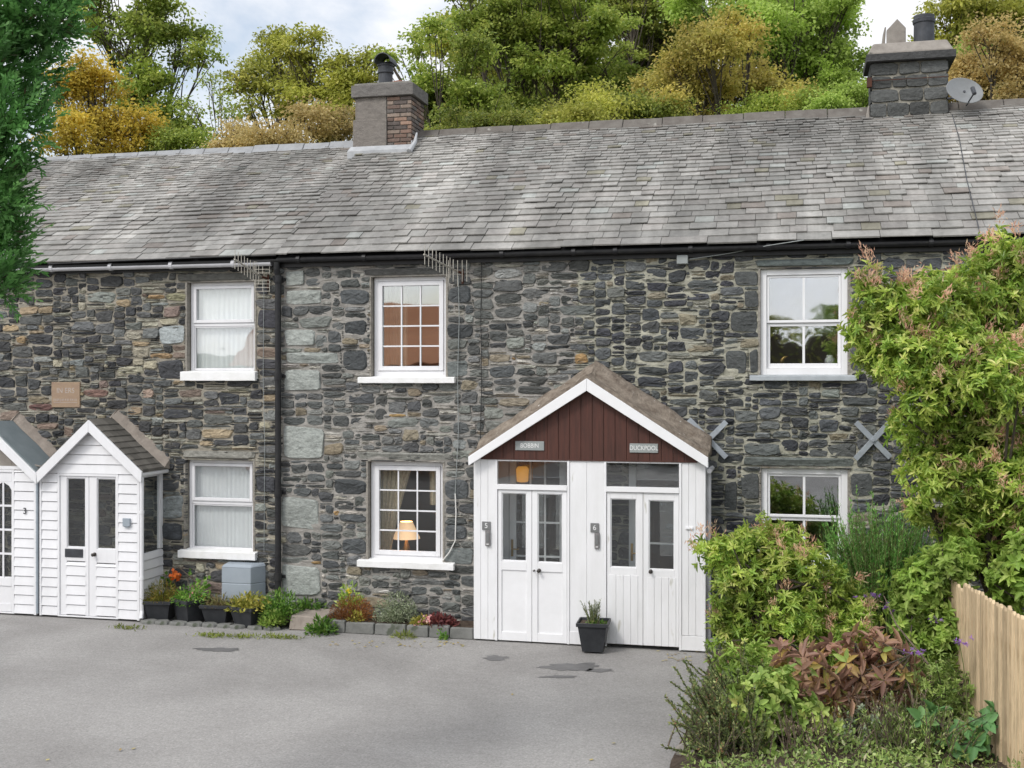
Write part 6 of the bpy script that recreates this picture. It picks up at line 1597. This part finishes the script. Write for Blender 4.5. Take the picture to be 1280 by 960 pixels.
plant('heather', 'rust red heather mound in the kerbed bed', 440, 775, -.35, .30, .30, 2300, F_heath, .055, .007, up=.7)
plant('gold_sprig', 'golden sprig in front of the rust red heather', 444, 782, -.5, .10, .16, 150, F_gold, .05, .02)
plant('yellow_poppy_leaves', 'light green leaves of the yellow poppy behind the heather', 436, 762, -.2, .14, .3, 200, F_lime, .08, .03, z=.25)
plant('hebe_bush', 'rounded grey green hebe bush under the lamp window', 495, 770, -.32, .30, .38, 2300, F_hebe, .04, .014, up=.5)
plant('pink_begonia', 'small pink flowers with golden leaves right of the hebe bush', 527, 781, -.45, .14, .12, 200, F_gold, .05, .03)
P = scat([(524, 779), (533, 775), (535, 777)], 18, .022, -.5); n = len(P); tag(leaf_mesh('flower', P, randu(n), randu(n) * .5 + np.array([0, -1, .4]), .04, .034, F_pinkf, org=tuple(P[0]), simple=True), 'small cluster of pale pink flowers above golden leaves', 'flower')
plant('heuchera', 'dark red leaved plant at the right end of the kerbed bed', 550, 780, -.4, .22, .13, 420, F_red, .06, .035)
plant('kerb_weed', 'tiny green weed in front of the kerb near the porch', 553, 795, -.68, .07, .12, 60, F_mid, .05, .03, z=0)
plant('kerb_grass', 'yellowish grass tuft in front of the kerb below the begonia', 506, 799, -.7, .14, .06, 120, F_moss, .08, .012, z=0)
p = G(436, 739, -.2); PP = thing('yellow_poppy', 'single yellow poppy flower on a thin stalk against the wall', 'flower', (p[0], p[1], .3)); m = MB(); m.tube([(p[0] + .02, -.2, .3), (p[0], -.2, p[2])], .005, 5); m.build('stalk', M['stalk'], PP)
n = 14; leaf_mesh('flower_head', np.tile(np.array(p), (n, 1)), randu(n) * np.array([1, .4, 1]), np.tile([[0, -1.0, .2]], (n, 1)), .05, .05, F_yel, PP, simple=True)
for k, (px, py, w_) in enumerate(((270, 797, .26), (352, 799, .3), (305, 798, .16), (160, 787, .18))):
    c = on_g(px, py - 1); n = int(700 * w_); P = np.stack([c.x + NPR.normal(size=n) * w_ * .6, c.y + NPR.normal(size=n) * .055, np.abs(NPR.normal(size=n)) * .012], 1)
    tag(leaf_mesh('moss_tuft', P, randu(n) * .6 + np.array([0, 0, .6]), randu(n), .05, .014, F_moss, org=tuple(c), simple=True), 'yellow green moss and grass creeping along the tarmac edge', 'moss', kind='stuff')
# pot by the shared porch
T, x, h = pot('black rimmed pot with a thin lavender standing before the shared porch', 742, 785, 818, -.86, .05, .37, .25)
stems = [(Vector((x + RND.uniform(-.05, .05), -.86 + RND.uniform(-.05, .05), h - .05)), Vector((x + RND.gauss(-.02, .07), -.86 + RND.gauss(0, .05), h + RND.uniform(.08, .26)))) for _ in range(22)]
spiky('lavender', 'thin grey green lavender growing in the pot before the shared porch', 'plant', (x, -.86, h), stems, F_hebe, (.035, .009), M['stalk'], per=40)
tuft('pot_weed', 'small green weed at the rim of the lavender pot', 'plant', (x + .03, -.88, h - .05), .13, .12, .05, 90, F_mid, .04, .02)
# fallen leaves
F_fall = leaf_mat('fallen_leaves', [(0, (0.3, 0.2, 0.08)), (1, (0.45, 0.4, 0.15))], trans=.1)
P = []
for (px, py) in ((150, 940), (62, 950), (880, 948), (770, 930), (820, 815), (858, 818), (742, 950), (170, 936), (640, 868), (870, 815), (845, 808)): c = on_g(px, py); P.append((c.x, c.y, .012))
for k in range(46): c = on_g(RND.uniform(400, 585), RND.uniform(802, 810)); P.append((c.x, c.y, .012))
for k in range(24): c = on_g(RND.uniform(830, 890), RND.uniform(816, 828)); P.append((c.x, c.y, .012))
P = np.array(P); n = len(P); tag(leaf_mesh('fallen_leaves', P, randu(n) * np.array([1, 1, .1]), randu(n) * .2 + np.array([0, 0, 1]), .05, .03, F_fall, simple=True), 'scattered fallen leaves on the tarmac', 'leaves', kind='stuff')

# ------------------------------------------------------------------ what the windows mirror: the far side of the yard
def mirror_house():
    H = thing('brown_house', 'brown roofed house across the yard, mirrored in the upper gridded window', 'house', (-15, -27, 0))
    rm = surf('brown_tile_roof', (0.5, 0.21, 0.09), (0.36, 0.14, 0.06), 3, .8, 20, .2, stretch=(.3, 1, 6)); wm = surf('brown_wall', (0.42, 0.17, 0.08), (0.33, 0.14, 0.07), 2, .8, 10, .1)
    m = MB(); m.box(-20, -9.5, -33, -25, -.1, 3.9); m.build('wall', wm, H)
    m = MB(); m.hexa([(-20.4, -24.5, 3.85), (-9.1, -24.5, 3.85), (-9.1, -33.5, 3.85), (-20.4, -33.5, 3.85), (-20.4, -28.95, 6.6), (-9.1, -28.95, 6.1), (-9.1, -29.05, 6.1), (-20.4, -29.05, 6.6)]); m.build('roof', rm, H)
    for x in (-18.5, -16, -13.5, -11):
        m = MB(); m.box(x - .5, x + .5, -25.0, -24.93, 1.9, 3.5); w_ = m.build('window', M['upvc'], H); m = MB(); m.box(x - .4, x + .4, -24.929, -24.92, 2.0, 3.4); m.build('pane', M['meter'], w_)
mirror_house()
hb = MB(); hb.box(-7, 22, -32.5, -31.5, 0, 4.9); 
hT = thing('added_hedge', 'tall dark hedge added across the yard to darken the mirrored lower sash panes', 'hedge', (7, -32, 0)); hb.build('core', M['bark'], hT)  # unseen hedge, added so the lower sash panes reflect something dark
n = 9000; P = np.stack([NPR.uniform(-7.3, 22.3, n), NPR.uniform(-32.9, -31.1, n), 5.1 * NPR.random(n) ** .7 + .3 * NPR.random(n)], 1)
leaf_mesh('foliage', P, randu(n), randu(n) + np.array([0, .5, .5]), NPR.uniform(.15, .4, n), .16, F_dark, hT, simple=True)
OPP = [o for o in COL.objects if o.parent is None and o.get('category') == 'tree' and o.get('group')]
for k, (i, x, y, sc) in enumerate([(2, -3, -52, .42), (10, 3.5, -58, .40), (7, 9, -54, .38), (2, 15, -60, .42)]):
    src = OPP[i]; c = src.copy(); COL.objects.link(c); c.location = (x, y, land(x, y) - .1); c.scale = (sc * 1.35, sc * 1.35, sc); c.rotation_euler = (0, 0, 1.3 * k)
    c['label'] = ['dark tree across the yard mirrored at the left of the upper sash window', 'tall tree across the yard mirrored in the middle of the sash windows', 'tree across the yard mirrored at the right of the sash windows', 'tree far across the yard mirrored behind the shrub'][k]; c['group'] = 'trees across the yard seen only in the glass'
    for ch in src.children:
        d = ch.copy(); COL.objects.link(d); d.parent = c

# ------------------------------------------------------------------ sky and light
SUN = Vector((-0.36, -0.58, 0.73)).normalized()
el = math.asin(SUN.z); az = math.atan2(SUN.x, SUN.y)
wd = bpy.data.worlds.new('World'); SC.world = wd; wd.use_nodes = True
nt = wd.node_tree; nt.nodes.clear()
out = nt.nodes.new('ShaderNodeOutputWorld')
sky = nt.nodes.new('ShaderNodeTexSky'); sky.sky_type = 'NISHITA'; sky.sun_disc = False; sky.sun_elevation = el; sky.sun_rotation = az; sky.air_density = 1.2; sky.dust_density = 1.5
b1 = nt.nodes.new('ShaderNodeBackground'); b1.inputs[1].default_value = 0.12; nt.links.new(sky.outputs[0], b1.inputs[0])
tc = nt.nodes.new('ShaderNodeTexCoord')
mp = nt.nodes.new('ShaderNodeMapping'); mp.inputs['Scale'].default_value = (1, 1, 2.6); nt.links.new(tc.outputs['Generated'], mp.inputs['Vector'])
cl = tex_noise(nt, mp.outputs[0], 2.4, 8, 0.58, 0.5)
mask = ramp(nt, cl, [(0.38, 0.35), (0.56, 1.0)])
shade = ramp(nt, tex_noise(nt, mp.outputs[0], 4.5, 6, 0.6, 0.3), [(0.3, (0.88, 0.90, 0.96)), (0.65, (1.0, 1.0, 1.0))])
dt = nt.nodes.new('ShaderNodeVectorMath'); dt.operation = 'DOT_PRODUCT'; dt.inputs[1].default_value = SUN; nt.links.new(tc.outputs['Generated'], dt.inputs[0])
mr = nt.nodes.new('ShaderNodeMapRange'); mr.inputs['From Min'].default_value = 0.15; mr.inputs['From Max'].default_value = 1.0; mr.inputs['To Min'].default_value = 0.82; mr.inputs['To Max'].default_value = 1.6
nt.links.new(dt.outputs['Value'], mr.inputs['Value'])
b2 = nt.nodes.new('ShaderNodeBackground'); nt.links.new(shade, b2.inputs[0]); nt.links.new(mr.outputs[0], b2.inputs[1])
mx = nt.nodes.new('ShaderNodeMixShader'); nt.links.new(mask, mx.inputs[0]); nt.links.new(b1.outputs[0], mx.inputs[1]); nt.links.new(b2.outputs[0], mx.inputs[2]); nt.links.new(mx.outputs[0], out.inputs[0])
sl = bpy.data.lights.new('sun', 'SUN'); sl.energy = 1.3; sl.angle = math.radians(14); sl.color = (1, .965, .92)
so = bpy.data.objects.new('sun', sl); COL.objects.link(so); so.rotation_euler = SUN.to_track_quat('Z', 'Y').to_euler()
vs_ = SC.view_settings; vs_.view_transform = 'Standard'; vs_.look = 'None'; vs_.gamma = 1; vs_.use_curve_mapping = False; vs_.exposure = 0.45
SC.cycles.max_bounces = 8; SC.cycles.transparent_max_bounces = 12; SC.cycles.caustics_reflective = False; SC.cycles.caustics_refractive = False
